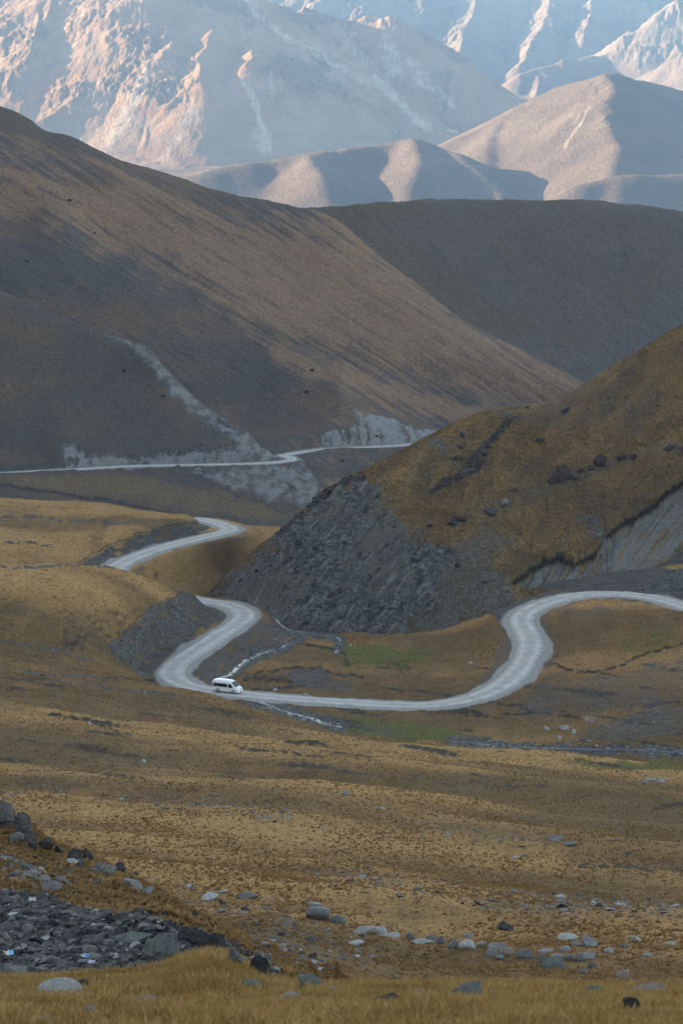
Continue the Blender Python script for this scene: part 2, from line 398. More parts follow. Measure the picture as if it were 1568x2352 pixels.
def gullies(x, y, z, noise=.4, seed=900, blur=1):
    """where water would gather: log of the catchment of every grid point, 0..1"""
    nr, nc = z.shape
    zz = (z + noise * fbm(x / 9, y / 9, seed, 3)).astype(np.float64)
    best = np.zeros((nr, nc)); rec = np.arange(nr * nc).reshape(nr, nc).copy(); idx = rec.copy()
    for di, dj in ((-1,0),(1,0),(0,-1),(0,1),(-1,-1),(-1,1),(1,-1),(1,1)):
        a = (slice(max(0,-di), nr-max(0,di)), slice(max(0,-dj), nc-max(0,dj))); b = (slice(max(0,di), nr-max(0,-di)), slice(max(0,dj), nc-max(0,-dj)))
        s = (zz[a] - zz[b]) / np.sqrt((x[a]-x[b])**2 + (y[a]-y[b])**2 + 1e-9)
        m = s > best[a]; best[a] = np.where(m, s, best[a]); rec[a] = np.where(m, idx[b], rec[a])
    order = np.argsort(-zz.ravel()).tolist(); rl = rec.ravel().tolist(); acc = [1.0] * (nr * nc)
    for i in order:
        j = rl[i]
        if j != i: acc[j] += acc[i]
    g = np.log(np.array(acc).reshape(nr, nc)) / math.log(3000.0)
    for _ in range(blur):
        b = g.copy(); b[1:-1, 1:-1] = (g[1:-1,1:-1]*2 + g[:-2,1:-1] + g[2:,1:-1] + g[1:-1,:-2] + g[1:-1,2:]) / 6; g = b
    return np.clip(g, 0, 1)

# ------------------------------------------------------------------ roads and streams as world curves
def spline(pts, step):
    pts = np.asarray(pts, float); P = np.vstack([2 * pts[0] - pts[1], pts, 2 * pts[-1] - pts[-2]])
    out = []
    for i in range(1, len(P) - 2):
        p0, p1, p2, p3 = P[i-1], P[i], P[i+1], P[i+2]
        n = max(2, int(np.linalg.norm(p2 - p1) / step * 3))
        t = np.linspace(0, 1, n, endpoint=False)[:, None]
        out.append(.5 * (2*p1 + (p2-p0)*t + (2*p0-5*p1+4*p2-p3)*t**2 + (3*p1-p0-3*p2+p3)*t**3))
    out = np.vstack(out + [pts[-1:]])
    s = np.concatenate([[0], np.cumsum(np.linalg.norm(np.diff(out, axis=0), axis=1))])
    q = np.linspace(0, s[-1], max(2, int(s[-1] / step)))
    return np.stack([np.interp(q, s, out[:, k]) for k in range(out.shape[1])], 1)
def at_z(u, v, z, extra=()):
    A, s = ray(u, v); d = z / float(s)
    return (float(A) * d, d, z, *extra)
def smooth_curve(c, n):
    for _ in range(n):
        c[1:-1] = .25 * c[:-2] + .5 * c[1:-1] + .25 * c[2:]
    return c
def near_curve(x, y, c, reach):
    """distance to a curve, index of its nearest sample; far points get 1e9"""
    dist = np.full(x.shape, 1e9, np.float32); idx = np.zeros(x.shape, np.int32)
    m = (x > c[:, 0].min() - reach) & (x < c[:, 0].max() + reach) & (y > c[:, 1].min() - reach) & (y < c[:, 1].max() + reach)
    w = np.nonzero(m.ravel())[0]
    xf, yf = x.ravel(), y.ravel()
    for k in range(0, len(w), 40000):
        s = w[k:k+40000]
        d2 = (xf[s, None] - c[None, :, 0])**2 + (yf[s, None] - c[None, :, 1])**2
        j = d2.argmin(1)
        dist.ravel()[s] = np.sqrt(d2[np.arange(len(s)), j]); idx.ravel()[s] = j
    return dist, idx
def carve(L, c, half, blend, drop=.16, lower_only=False):
    dist, j = near_curve(L.x, L.y, c, half + blend + 2)
    hw = half if np.isscalar(half) else half[j]
    w = 1 - sstep(0, 1, (dist - hw - .5) / blend)
    new = np.where(dist < 1e8, L.z * (1 - w) + (c[j, 2] - drop) * w, L.z)
    L.z = np.minimum(L.z, np.where(w > 0, new - .12, L.z)) if lower_only else new
    return dist
ROADZ = [(1800,1470,-106.2),(1690,1424,-106.8),(1568,1391,-107.2),(1480,1369,-107.6),(1380,1363,-108),(1300,1371,-108.2),(1245,1387,-108.5),(1208,1405,-108.8),(1197,1428,-109),(1210,1455,-109.2),(1218,1483,-109.5),(1208,1513,-109.8),(1185,1545,-110.2),(1150,1574,-110.6),(1105,1597,-111),(1050,1611,-111.4),(960,1620,-111.9),(800,1613,-112.1),(640,1602,-112.1),(560,1595,-112.1),(500,1588,-112.2),(440,1577,-112.3),(405,1563,-112.4),(392,1545,-112.5),(405,1525,-112.7),(440,1500,-113),(500,1460,-113.2),(545,1432,-113.4),(562,1412,-113.6),(548,1396,-113.8),(515,1386,-114),(470,1380,-114),(420,1370,-113.2),(350,1350,-112),(285,1325,-110.2),(265,1303,-109.3),(330,1272,-109.1),(400,1250,-109.7),(470,1233,-110.4),(515,1222,-111.4),(528,1213,-112.4),(505,1203,-113.6),(470,1194,-114.8),(440,1190,-116),(400,1188,-118)]
road_c = smooth_curve(spline([at_z(*p) for p in ROADZ], .8), 6)
FARZ = [(-260,1101,-151.5),(-100,1093,-151),(0,1086.5,-150.8),(150,1079,-150.5),(300,1070.5,-150.2),(450,1067.5,-150),(600,1063.5,-149.7),(650,1059.5,-149.5),(670,1055,-149.4),(664,1049,-149.4),(650,1045.5,-149.3),(700,1037,-149.2),(750,1031,-149),(850,1026,-148.9),(900,1023.5,-148.8),(960,1019.5,-148.7),(1060,1014,-148.5)]
far_c = spline([at_z(*p) for p in FARZ], .8)
far_c = smooth_curve(far_c, 4)

# ------------------------------------------------------------------ sculpt the layers
def crag(L, mask, amp, wl, seed):
    L.z = L.z + mask * amp * (fbm(L.x / wl, L.y / wl, seed, 4, .55, ridged=True) - .2)

G = Layer(GROUND, 3, 900, step=2.0, minrel=.0012, fine=(470, 715, .65))
def ground_relief(G):
    A = np.clip(G.y / 160, .1, 1)
    fold = sstep(90, 150, G.y) * (1 - sstep(385, 450, G.y))
    G.z = G.z + fbm((G.x * .5 + G.y) / 40, (G.x - .5 * G.y) / 90, 5, 3) * 3.0 * fold * A + fbm(G.x / 45, G.y / 45, 1, 3) * .8 * A + fbm(G.x / 9, G.y / 9, 2, 3) * .26 * A + fbm(G.x / 30 + G.y / 70, G.y / 7, 3, 4) * (.3 + .55 * sstep(260, 380, G.y) * sstep(490, 440, G.y) * sstep(40, -40, G.x)) * A * sstep(120, 200, G.y)
    G.z = G.z + fbm(G.x / 1.5, G.y / 1.5, 4, 3) * np.clip(G.y / 1000, .03, .11)
    return fold
fold = ground_relief(G)
_u, _v = G.uv(); lft = (G.y > 470) * (G.y < 700) * sstep(520, 420, _u)
G.z = G.z + lft * (.9 * fbm((G.x * .4 + G.y) / 16, (G.x - .4 * G.y) / 40, 6, 4) + .35 * fbm(G.x / 5, G.y / 5, 7, 3))
rgt = (G.y > 430) * (G.y < 570) * sstep(1180, 1300, _u) + (G.y > 495) * (G.y < 560) * sstep(540, 600, _u) * sstep(1150, 1050, _u)
G.z = G.z + rgt * (1.1 * fbm((G.x * .3 + G.y) / 22, (G.x - .3 * G.y) / 36, 8, 4))
gd = carve(G, road_c, 3.7, 5.0)
C = Layer(HILLC, 520, 850, u0=400, step=2.3)
cn = sstep(0, 14, np.minimum(C.y - 545, 760 - C.y))
gC = gullies(C.x, C.y, C.z + 1.5 * fbm(C.x / 16, C.y / 16, 14, 3))
C.z = C.z + cn * (-.6 * gC + fbm(C.x / 30, C.y / 30, 11, 4) * 1.3 + fbm(C.x / 7, C.y / 7, 12, 3) * .4 + fbm(C.x / 1.7, C.y / 1.7, 13, 3) * .12)
D = Layer(HILLD, 840, 1300, u1=960, step=2.3)
gD = gullies(D.x, D.y, D.z + 2.2 * fbm(D.x / 26, D.y / 26, 24, 3))
_u, _v = D.uv(); D.z = D.z + .5 * fbm((_v - .9 * _u) / 16, (_u + .9 * _v) / 160, 25, 4) * sstep(1050, 1065, D.y)
D.z = D.z - gD * .5 * sstep(1030, 1060, D.y) + fbm(D.x / 40, D.y / 40, 21, 3) * 1.2 + fbm(D.x / 8, D.y / 8, 22, 3) * .3 + fbm(D.x / 2.5, D.y / 2.5, 23, 3) * .12
E_ = Layer(HILLE, 900, 1700, step=2.3)
_u, _v = E_.uv()
strk = fbm((_v - .62 * _u) / 13, (_u + .6 * _v) / 230, 35, 4)
E_.z = E_.z + 1.0 * strk * sstep(1100, 1160, E_.y) * sstep(1400, 1330, E_.y)
gE = gullies(E_.x, E_.y, E_.z + 3.5 * fbm(E_.x / 45, E_.y / 45, 34, 3))
E_.z = E_.z - gE * .8 * sstep(1090, 1140, E_.y) + fbm((E_.x * .8 + E_.y * .5) / 34, (E_.y * .8 - E_.x * .5) / 110, 31, 4) * 3.2 * sstep(1080, 1160, E_.y) + fbm(E_.x / 11, E_.y / 11, 32, 3) * .5 + fbm(E_.x / 3, E_.y / 3, 33, 3) * .14
F_ = Layer(HILLF, 1400, 2700, u0=100, step=2.5)
gF = gullies(F_.x, F_.y, F_.z + 7 * fbm(F_.x / 80, F_.y / 80, 44, 3))
_u, _v = F_.uv(); F_.z = F_.z + 1.0 * sstep(1880, 1800, F_.y) * fbm((_v - 1.1 * _u) / 20, (_u + 1.1 * _v) / 240, 45, 4) * sstep(1580, 1650, F_.y)
F_.z = F_.z - gF * 1.3 + fbm(F_.x / 90, F_.y / 90, 41, 4) * 4.5 + fbm(F_.x / 14, F_.y / 14, 42, 3) * .8 + fbm(F_.x / 4, F_.y / 4, 43, 3) * .3

# --- masks
def masks(L): 
    s = L.x.shape; return np.zeros(s + (4,), np.float32), np.zeros(s + (4,), np.float32)
def put(a, k, m): a[..., k] = np.maximum(a[..., k], m)

u, v = G.uv(); ga, gb = masks(G); dG = G.y
patch = np.clip(.75 + 1.1 * fbm(u / 16, v / 9, 66, 3), 0, 1.2)
near = dG < 135; midr = (dG > 440)
rub = polymask(u, v, [(-330,2030),(60,2058),(160,2085),(250,2110),(330,2120),(400,2150),(500,2180),(560,2205),(640,2250),(600,2290),(-330,2290)], 14, 22, 3, 60) * (dG > 60) * (dG < 100)
put(ga, 0, rub)
rubdark = polymask(u, v, [(260,2110),(340,2105),(450,2105),(520,2140),(620,2240),(560,2260),(430,2200),(300,2160)], 8, 10, 4, 40) * (dG > 60) * (dG < 100)
put(gb, 2, rubdark * .8)
put(gb, 0, np.clip(.38 + .9 * fold * fbm((G.x * .5 + G.y) / 40, (G.x - .5 * G.y) / 90, 5, 3) + .75 * fbm((G.x * .4 + G.y) / 38, (G.x - .4 * G.y) / 150, 63, 3) + .3 * sstep(1480, 1300, v), 0, 1) * (dG > 50))  # turf tone follows the folds: light painted on crests, shade in hollows
patch2 = np.clip(.8 + .6 * fbm(u / 26, v / 14, 214, 3), 0, 1)
bank = [(418,1360),(340,1398),(300,1440),(255,1478),(262,1515),(330,1556),(362,1538),(385,1508),(440,1466),(500,1430),(522,1408),(472,1379)]
put(ga, 0, .85 * patch2 * polymask(u, v, bank, 7, 14, 5, 30) * midr)
put(ga, 0, .85 * patch2 * polymask(u, v, [(430,1198),(472,1190),(492,1208),(440,1236),(360,1256),(300,1282),(258,1310),(180,1294),(222,1268),(270,1243),(342,1220)], 6, 8, 6, 30) * midr)
put(ga, 0, .55 * patch2 * polymask(u, v, [(285,1308),(360,1272),(480,1246),(560,1222),(600,1236),(560,1262),(460,1258),(385,1288),(330,1325)], 12, 12, 7, 40) * midr)
put(ga, 0, .8 * patch2 * polymask(u, v, [(572,1418),(650,1425),(690,1462),(610,1505),(540,1556),(500,1572),(450,1562),(432,1530),(500,1475)], 10, 14, 8, 40) * midr)
S1 = [(490,1566),(520,1552),(565,1520),(600,1502),(652,1485),(690,1466)]
S2 = [(628,1418),(670,1449),(740,1459),(784,1469),(772,1500)]
S3 = [(585,1608),(620,1622),(690,1645),(784,1672)]
S4 = [(1040,1704),(1120,1711),(1200,1717),(1300,1721),(1450,1722),(1568,1732),(1700,1740)]
for s, w in ((S1, 12), (S2, 9), (S3, 16), (S4, 13)):
    put(ga, 0, .95 * linemask(u, v, s, w, 7, 9, 9, 24) * midr * (dG < 640) if s is not S4 else .9 * np.clip(patch + .2, 0, 1) * linemask(u, v, s, w, 8, 18, 9, 60) * (dG > 395))
put(ga, 0, .55 * polymask(u, v, [(1120,1390),(1185,1360),(1200,1440),(1180,1540),(1110,1590),(1050,1590),(1120,1530),(1150,1470)], 16, 16, 10, 40) * midr)
put(ga, 0, .5 * polymask(u, v, [(1225,1400),(1262,1400),(1268,1450),(1245,1520),(1190,1580),(1130,1610),(1180,1560),(1225,1490)], 10, 12, 11, 40) * midr)
put(ga, 0, .55 * polymask(u, v, [(1360,1660),(1568,1610),(1620,1610),(1620,1712),(1400,1712),(1300,1700)], 16, 20, 12, 60) * midr)
put(ga, 0, .5 * polymask(u, v, [(520,1600),(620,1612),(800,1650),(1000,1690),(900,1695),(760,1668),(620,1640)], 12, 12, 13, 40) * (dG > 440))
put(ga, 0, .6 * polymask(u, v, [(640,1540),(720,1530),(820,1560),(800,1590),(680,1585)], 12, 20, 14, 40) * midr)
for pl, k in (([(-60,1780),(200,1800),(420,1815),(600,1850),(760,1905),(640,1900),(420,1850),(200,1830),(-60,1820)], .44), ([(0,1690),(120,1695),(300,1735),(420,1760),(260,1760),(120,1720)], .45),
              ([(1040,2055),(1240,2055),(1500,2075),(1600,2090),(1600,2120),(1300,2110),(1120,2100)], .5), ([(700,1995),(900,2010),(960,2060),(800,2040)], .36), ([(800,1870),(1100,1900),(1400,1960),(1600,1990),(1300,1960),(1000,1920)], .36),
              ([(350,2040),(620,2075),(760,2120),(900,2190),(760,2230),(640,2200),(500,2120)], .3), ([(0,1960),(180,2010),(300,2060),(200,2080),(0,2050)], .38)):
    put(ga, 0, k * polymask(u, v, pl, 22, 26, 15, 70) * (dG > 80))
put(ga, 0, .8 * polymask(u, v, [(1090,1400),(1150,1350),(1200,1300),(1300,1290),(1450,1290),(1640,1310),(1640,1420),(1480,1385),(1380,1378),(1290,1385),(1215,1410),(1180,1440)], 8, 12, 211, 40) * (dG > 535) * (dG < 640))
edge_d = [(1245,1522),(1290,1532),(1330,1545),(1380,1540),(1425,1528),(1480,1500),(1568,1478),(1620,1470)]
put(ga, 3, patch * linemask(u, v, edge_d, 4, 3, 8, 200, 30) * midr)
put(ga, 0, .5 * polymask(u, v, [(1250,1535),(1330,1552),(1430,1535),(1568,1490),(1620,1480),(1620,1640),(1400,1640),(1240,1660),(1150,1640),(1200,1590)], 20, 22, 201, 50) * midr)
put(ga, 2, .45 * polymask(u, v, [(1400,1440),(1568,1410),(1568,1500),(1480,1530),(1420,1500)], 24, 24, 202, 50) * midr)
put(ga, 0, .5 * polymask(u, v, [(1240,1395),(1380,1385),(1480,1400),(1400,1415),(1290,1425)], 12, 14, 203, 40) * midr)
for ln in ([(560,1562),(600,1545),(680,1532),(740,1540),(830,1556)], [(690,1478),(760,1490),(790,1500),(800,1530)], [(540,1590),(620,1582),(700,1572)], [(1150,1640),(1250,1636),(1330,1650)], [(1480,1622),(1540,1612),(1600,1615)]):
    put(ga, 3, 1.4 * patch * linemask(u, v, ln, 3.5, 3, 7, 204, 30) * midr)
for i in range(5):
    put(gb, 1, .45 * linemask(u, v, [(1380, 1655 + 9 * i), (1450, 1668 + 8 * i), (1568, 1690 + 7 * i)], 1.3, 1.1, 8, 205 + i, 60) * midr)
put(ga, 3, .8 * np.clip(.45 + .8 * fbm((u + .7 * v) / 9, (v - .7 * u) / 70, 212, 4), 0, 1) * polymask(u, v, [(140,1395),(330,1385),(300,1470),(255,1512),(130,1505)], 26, 24, 21, 40) * midr)
put(ga, 3, .8 * linemask(u, v, bank[:5], 3, 3, 9, 206, 30) * midr); put(ga, 3, .8 * linemask(u, v, [(180,1294),(222,1268),(270,1243),(342,1220),(430,1198)], 3, 3, 8, 207, 30) * midr)
put(ga, 2, .66 * polymask(u, v, [(760,1470),(1000,1485),(1000,1530),(800,1540),(700,1480)], 26, 34, 16, 50) * midr)
put(ga, 2, .66 * polymask(u, v, [(760,1645),(1000,1660),(1130,1690),(1090,1715),(900,1705),(790,1690)], 14, 14, 17, 50) * (dG > 430))
put(ga, 2, .75 * polymask(u, v, [(1250,1745),(1568,1745),(1620,1790),(1450,1785),(1320,1760)], 14, 14, 18, 50) * (dG > 360))
put(ga, 2, .5 * polymask(u, v, [(1100,1690),(1568,1700),(1568,1712),(1200,1706)], 10, 10, 19, 50) * (dG > 400))
put(ga, 2, .35 * sstep(.1, .5, fbm(G.x / 35, G.y / 25, 60, 3)) * (dG > 150) * (dG < 440))
# bare soil in steps of the slope and the terraces on the left
ter = fbm(u / 260 + v / 300, v / 17 - u / 120, 61, 4)
put(ga, 3, 1.25 * patch * sstep(.08, .4, ter) * sstep(1480, 1560, v) * (1 - sstep(1760, 1860, v)) * (dG > 250))
put(ga, 3, .55 * sstep(.25, .6, fbm(G.x / 22, G.y / 9, 62, 4)) * (dG > 90))
for ln, w in (([(540,1715),(620,1722),(700,1735),(760,1742)], 5), ([(1080,1795),(1150,1806),(1260,1805)], 5), ([(1500,1855),(1568,1850),(1620,1850)], 9), ([(120,1640),(200,1655),(300,1690)], 5), ([(1330,1985),(1440,1990),(1500,1998)], 7)):
    put(ga, 3, 1.4 * patch * linemask(u, v, ln, w * .6, 3.5, 9, 20, 34) * (dG > 150))
for ln in ([(-40,1186),(80,1190),(180,1196),(300,1203)], [(-40,1243),(60,1247),(130,1255)], [(-40,1302),(60,1303),(150,1296),(250,1302)], [(60,1545),(160,1552),(250,1560)], [(0,1470),(120,1490),(220,1520)], [(100,1560),(240,1580),(400,1598)]):
    put(ga, 0, .8 * patch * linemask(u, v, ln, 4, 4, 8, 67, 40) * (dG > 300))
put(ga, 3, .62 * patch * polymask(u, v, [(150,1400),(330,1390),(300,1470),(255,1510),(120,1500)], 18, 20, 21, 40) * midr)
for i in range(10):
    x0 = 150 + i * 22
    put(gb, 1, .5 * linemask(u, v, [(x0 + 60, 1380), (x0 + 40, 1420), (x0 + 15, 1460), (x0, 1510)], 1.6, 1.2, 10, 22 + i, 40) * midr)
put(ga, 1, .8 * (1 - sstep(2.8, 5.2, gd + 1.5 * fbm(G.x / 4, G.y / 22, 64, 3))))
put(ga, 0, .55 * np.clip(.75 + .8 * fbm(G.x / 6, G.y / 18, 225, 3), 0, 1) * (1 - sstep(4.0, 8.0, gd)))
put(ga, 3, .6 * lft * sstep(.2, .55, fbm(G.z / 1.2 + G.x / 70, G.x / 22, 223, 2)) + .5 * lft * sstep(.15, .5, fbm(G.x / 7, G.y / 12, 224, 4)))
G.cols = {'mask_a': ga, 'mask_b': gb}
crag(G, rub * .7 + rubdark, .55, 2.6, 70)
crag(G, polymask(u, v, bank, 7, 9, 5, 30) * midr * (gd > 6), .3, 5, 71)

u, v = C.uv(); ca, cb = masks(C)
face = [(470,1365),(560,1290),(640,1225),(690,1180),(740,1130),(790,1100),(850,1108),(885,1150),(915,1200),(985,1262),(1062,1305),(1010,1360),(950,1430),(870,1475),(700,1460),(560,1405)]
fm = polymask(u, v, face, 34, 52, 24, 46)
put(ca, 0, .56 * polymask(u, v, face, 80, 50, 213, 60))
put(ca, 0, fm * 1.0)
put(ca, 0, .55 * polymask(u, v, [(1000,1260),(1120,1200),(1180,1240),(1120,1330),(1060,1420),(960,1460),(900,1470)], 22, 24, 25, 60))
put(ca, 0, .58 * polymask(u, v, [(960,1300),(1090,1260),(1190,1330),(1185,1400),(1120,1470),(1000,1480),(930,1470)], 40, 36, 208, 60))
put(ca, 2, .6 * polymask(u, v, [(1000,1330),(1130,1310),(1150,1380),(1060,1450),(960,1450)], 30, 30, 209, 60))
for ln in ([(1010,1225),(1040,1262),(1075,1300)], [(1045,1240),(1080,1275),(1130,1330)], [(980,1195),(1000,1240)], [(1100,1230),(1150,1280)], [(1060,1210),(1110,1235),(1170,1262)]):
    put(cb, 1, .4 * linemask(u, v, ln, 1.6, 1.3, 8, 210, 40))
scar = [(1160,1340),(1180,1328),(1215,1298),(1250,1275),(1285,1270),(1320,1283),(1362,1262),(1400,1212),(1440,1182),(1490,1158),(1530,1118),(1568,1095),(1640,1060),(1640,1350),(1568,1352),(1400,1348),(1250,1348)]
sm = polymask(u, v, scar, 4, 5, 26, 30)
put(ca, 1, sm * np.clip(.6 + .5 * fbm((u + .72 * v) / 9, (v - u) / 120, 77, 4), 0, 1)); put(ca, 0, sm * .75 * sstep(.05, .4, fbm((u + .72 * v) / 20, (v - u) / 90, 78, 4)))
dksc = polymask(u, v, [(1640,1150),(1568,1225),(1490,1285),(1420,1325),(1380,1350),(1640,1350)], 14, 10, 27, 40)
put(ca, 0, dksc); ca[..., 1] *= 1 - .9 * dksc
put(ca, 3, 1.1 * linemask(u, v, scar[1:12], 1.2, 1.2, 5, 26, 30))
put(cb, 2, .9 * polymask(u, v, [(1190,955),(1160,985),(1120,1030),(1100,1085),(1040,1110),(985,1135),(1000,1110),(1060,1080),(1075,1050),(1130,1000),(1160,962)], 5, 8, 28, 20))
put(ca, 0, .42 * polymask(u, v, [(1200,960),(1330,890),(1568,745),(1700,670),(1700,900),(1568,960),(1400,1010),(1280,1000)], 26, 30, 29, 70))
put(ca, 0, .4 * polymask(u, v, [(960,1000),(1060,985),(1080,1060),(980,1120),(900,1100)], 20, 24, 30, 50))
put(ca, 0, .45 * polymask(u, v, [(1060,1170),(1200,1110),(1340,1060),(1568,1000),(1568,1040),(1300,1120),(1120,1210)], 16, 22, 31, 50))
put(cb, 0, .5 * linemask(u, v, [(930,1215),(1000,1190),(1100,1150),(1200,1105),(1300,1050),(1450,1010),(1600,985)], 12, 10, 9, 32, 50))
put(cb, 0, .6 * linemask(u, v, [(870,1110),(960,1030),(1050,982),(1130,950),(1240,940)], 9, 8, 5, 33, 50))
put(cb, 2, .8 * linemask(u, v, [(640,1228),(690,1183),(740,1134),(790,1106),(830,1096)], 9, 5, 10, 34, 18))
put(ca, 0, .6 * sstep(.1, .5, fbm(C.x / 12, C.y / 12, 80, 4)))
cd, _ = near_curve(C.x, C.y, road_c, 14)
put(ca, 1, .8 * (1 - sstep(2.8, 5.2, cd + 1.5 * fbm(C.x / 4, C.y / 22, 64, 3)))); put(ca, 0, .7 * (1 - sstep(5, 11, cd)))
rib = fbm((u + .9 * v) / 26, (v - u) / 150, 73, 4)
C.z = C.z + fm * cn * 1.5 * rib
put(ca, 1, fm * .60 * sstep(.0, .42, fbm((u + .9 * v) / 17, (v - u) / 110, 74, 4)))
put(cb, 2, fm * .85 * sstep(.12, .45, fbm((u + .9 * v) / 22, (v - u) / 60, 76, 4)))
crag(C, fm * cn, .3, 3, 72)
C.z -= sm * 3.0 * sstep(560, 580, C.y)
carve(C, road_c, 3.7, 4.0, lower_only=True)
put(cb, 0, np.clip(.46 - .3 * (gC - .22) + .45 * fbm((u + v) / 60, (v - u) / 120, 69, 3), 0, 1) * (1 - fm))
put(ca, 3, (1 - fm) * (1 - sm) * (.55 * sstep(.1, .55, fbm(C.x / 6, C.y / 6, 221, 4)) + .5 * sstep(.18, .55, fbm(C.z / 1.3 + C.x / 60, C.x / 26 + C.y / 60, 222, 2))))
C.cols = {'mask_a': ca, 'mask_b': cb}

u, v = D.uv(); da, db = masks(D)
put(da, 1, .9 * polymask(u, v, [(225,755),(300,786),(345,800),(400,868),(480,940),(560,990),(640,1045),(660,1060),(600,1040),(520,1000),(440,950),(390,905),(350,850),(300,800)], 8, 14, 35, 40) * (D.y > 1045))
put(da, 0, .6 * polymask(u, v, [(300,800),(400,890),(520,985),(600,1020),(640,1050),(560,1030),(460,985),(400,930)], 16, 18, 36, 40) * (D.y > 1045))
put(da, 1, polymask(u, v, [(138,1014),(170,1018),(200,1040),(330,1042),(420,1032),(530,1026),(590,1006),(640,1030),(665,1050),(640,1066),(400,1070),(180,1078),(150,1060)], 5, 8, 37, 24) * (D.y > 1015) * (D.y < 1080))
put(da, 1, .85 * polymask(u, v, [(440,1085),(560,1072),(680,1062),(770,1115),(720,1165),(620,1150),(500,1112)], 14, 22, 38, 40) * (D.y < 1064))
put(db, 2, .55 * linemask(u, v, [(-60,1108),(100,1128),(250,1150),(400,1180),(460,1195)], 7, 6, 6, 39, 40) * (D.y < 1020))
put(db, 0, .6 * polymask(u, v, [(-100,1090),(300,1085),(500,1120),(680,1190),(600,1205),(300,1150),(0,1120)], 16, 14, 40, 60) * (D.y < 1040))
put(db, 0, .5 * polymask(u, v, [(-60,1010),(90,1040),(130,1060),(60,1075),(-60,1078)], 12, 12, 41, 40))
da[..., 1] *= .62 + .55 * fbm(u / 22, v / 16, 85, 4); put(da, 0, .8 * sstep(.05, .3, da[..., 1])); put(db, 2, .5 * np.clip(da[..., 1], 0, 1) * sstep(.1, .5, fbm((u + v) / 18, (v - u) / 12, 86, 4)))
D.z = D.z + np.clip(da[..., 1], 0, 1) * .9 * fbm(D.x / 8, D.y / 8, 87, 4, ridged=True)
D.z = D.z - 1.8 * polymask(u, v, [(138,1014),(170,1018),(200,1040),(330,1042),(420,1032),(530,1026),(590,1006),(640,1030),(665,1050),(640,1066),(400,1070),(180,1078),(150,1060)], 3, 8, 37, 24) * (D.y > 1015) * (D.y < 1080)
_k = int(np.argmin((far_c[:, 0] - at_z(669, 1053, -149.4)[0])**2 + (far_c[:, 1] - at_z(669, 1053, -149.4)[1])**2))
dd = carve(D, far_c[:_k + 3], 2.6, 3.0, .14)
put(da, 1, .9 * (1 - sstep(2.6, 5, dd)))
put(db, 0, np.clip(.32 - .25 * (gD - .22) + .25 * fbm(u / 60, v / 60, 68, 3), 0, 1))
D.cols = {'mask_a': da, 'mask_b': db}

u, v = E_.uv(); ea, eb = masks(E_)
warm = .30 + .25 * fbm((u + 2.2 * v) / 120, (v - .5 * u) / 46, 81, 4)
warm += .34 * polymask(u, v, [(-100,380),(200,440),(350,490),(560,560),(760,520),(900,610),(1010,700),(1180,800),(1345,890),(1200,870),(1000,840),(800,790),(640,770),(430,640),(250,560),(60,520),(-100,500)], 75, 40, 42, 110)
warm += .5 * linemask(u, v, [(0,395),(40,402),(120,430),(230,470),(330,510)], 7, 7, 6, 43, 60) + .45 * linemask(u, v, [(180,345),(300,410),(420,465),(520,520),(620,560),(760,640),(900,720)], 6, 6, 8, 44, 60)
warm += .4 * linemask(u, v, [(600,450),(690,470),(760,488),(800,530)], 8, 8, 4, 45, 60)
warm += .5 * linemask(u, v, [(640,810),(720,850),(850,880),(1000,935),(1100,960)], 14, 14, 6, 46, 60)
warm -= .22 * polymask(u, v, [(-100,430),(60,490),(240,560),(400,640),(560,760),(640,830),(700,900),(720,1000),(600,1000),(440,930),(300,790),(150,730),(-100,640)], 70, 40, 47, 110)
warm -= .35 * polymask(u, v, [(-100,180),(160,300),(350,380),(560,440),(740,480),(640,480),(480,450),(300,400),(120,330),(-100,260)], 12, 8, 48, 60)
warm += (.38 * fbm((v - .62 * u) / 9, (u + .6 * v) / 170, 84, 4) + .3 * strk) * sstep(.0, .4, warm)
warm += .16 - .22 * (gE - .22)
put(eb, 0, np.clip(warm, 0, 1))
put(ea, 1, .95 * polymask(u, v, [(785,908),(800,925),(832,952),(860,950),(905,962),(960,985),(1018,988),(962,1020),(880,1024),(742,1026),(738,1005),(765,985),(800,990),(820,970)], 5, 10, 49, 22) * (E_.y > 1050))
ea[..., 1] *= .66 + .6 * fbm((u - .4 * v) / 20, v / 26, 88, 4); put(eb, 2, .6 * ea[..., 1] * sstep(.12, .5, fbm(u / 14, v / 20, 89, 4)))
E_.z = E_.z + np.clip(ea[..., 1], 0, 1) * .9 * fbm(E_.x / 8, E_.y / 8, 93, 4, ridged=True)
put(ea, 2, .5 * polymask(u, v, [(590,750),(640,745),(690,790),(640,800)], 18, 12, 50, 40))
put(eb, 1, .45 * linemask(u, v, [(70,652),(160,656),(260,668),(370,684)], 1.2, 1, 2, 51, 60))
put(eb, 1, .35 * linemask(u, v, [(370,684),(460,705),(560,728)], 1.2, 1, 2, 51, 60))
ed = carve(E_, far_c[_k - 3:], 2.6, 3.0, .14)
put(ea, 1, .9 * (1 - sstep(2.6, 5, ed)))
put(ea, 0, .45 * polymask(u, v, [(650,1045),(960,1022),(960,1045),(820,1055),(700,1060)], 8, 10, 52, 30))
E_.cols = {'mask_a': ea, 'mask_b': eb}

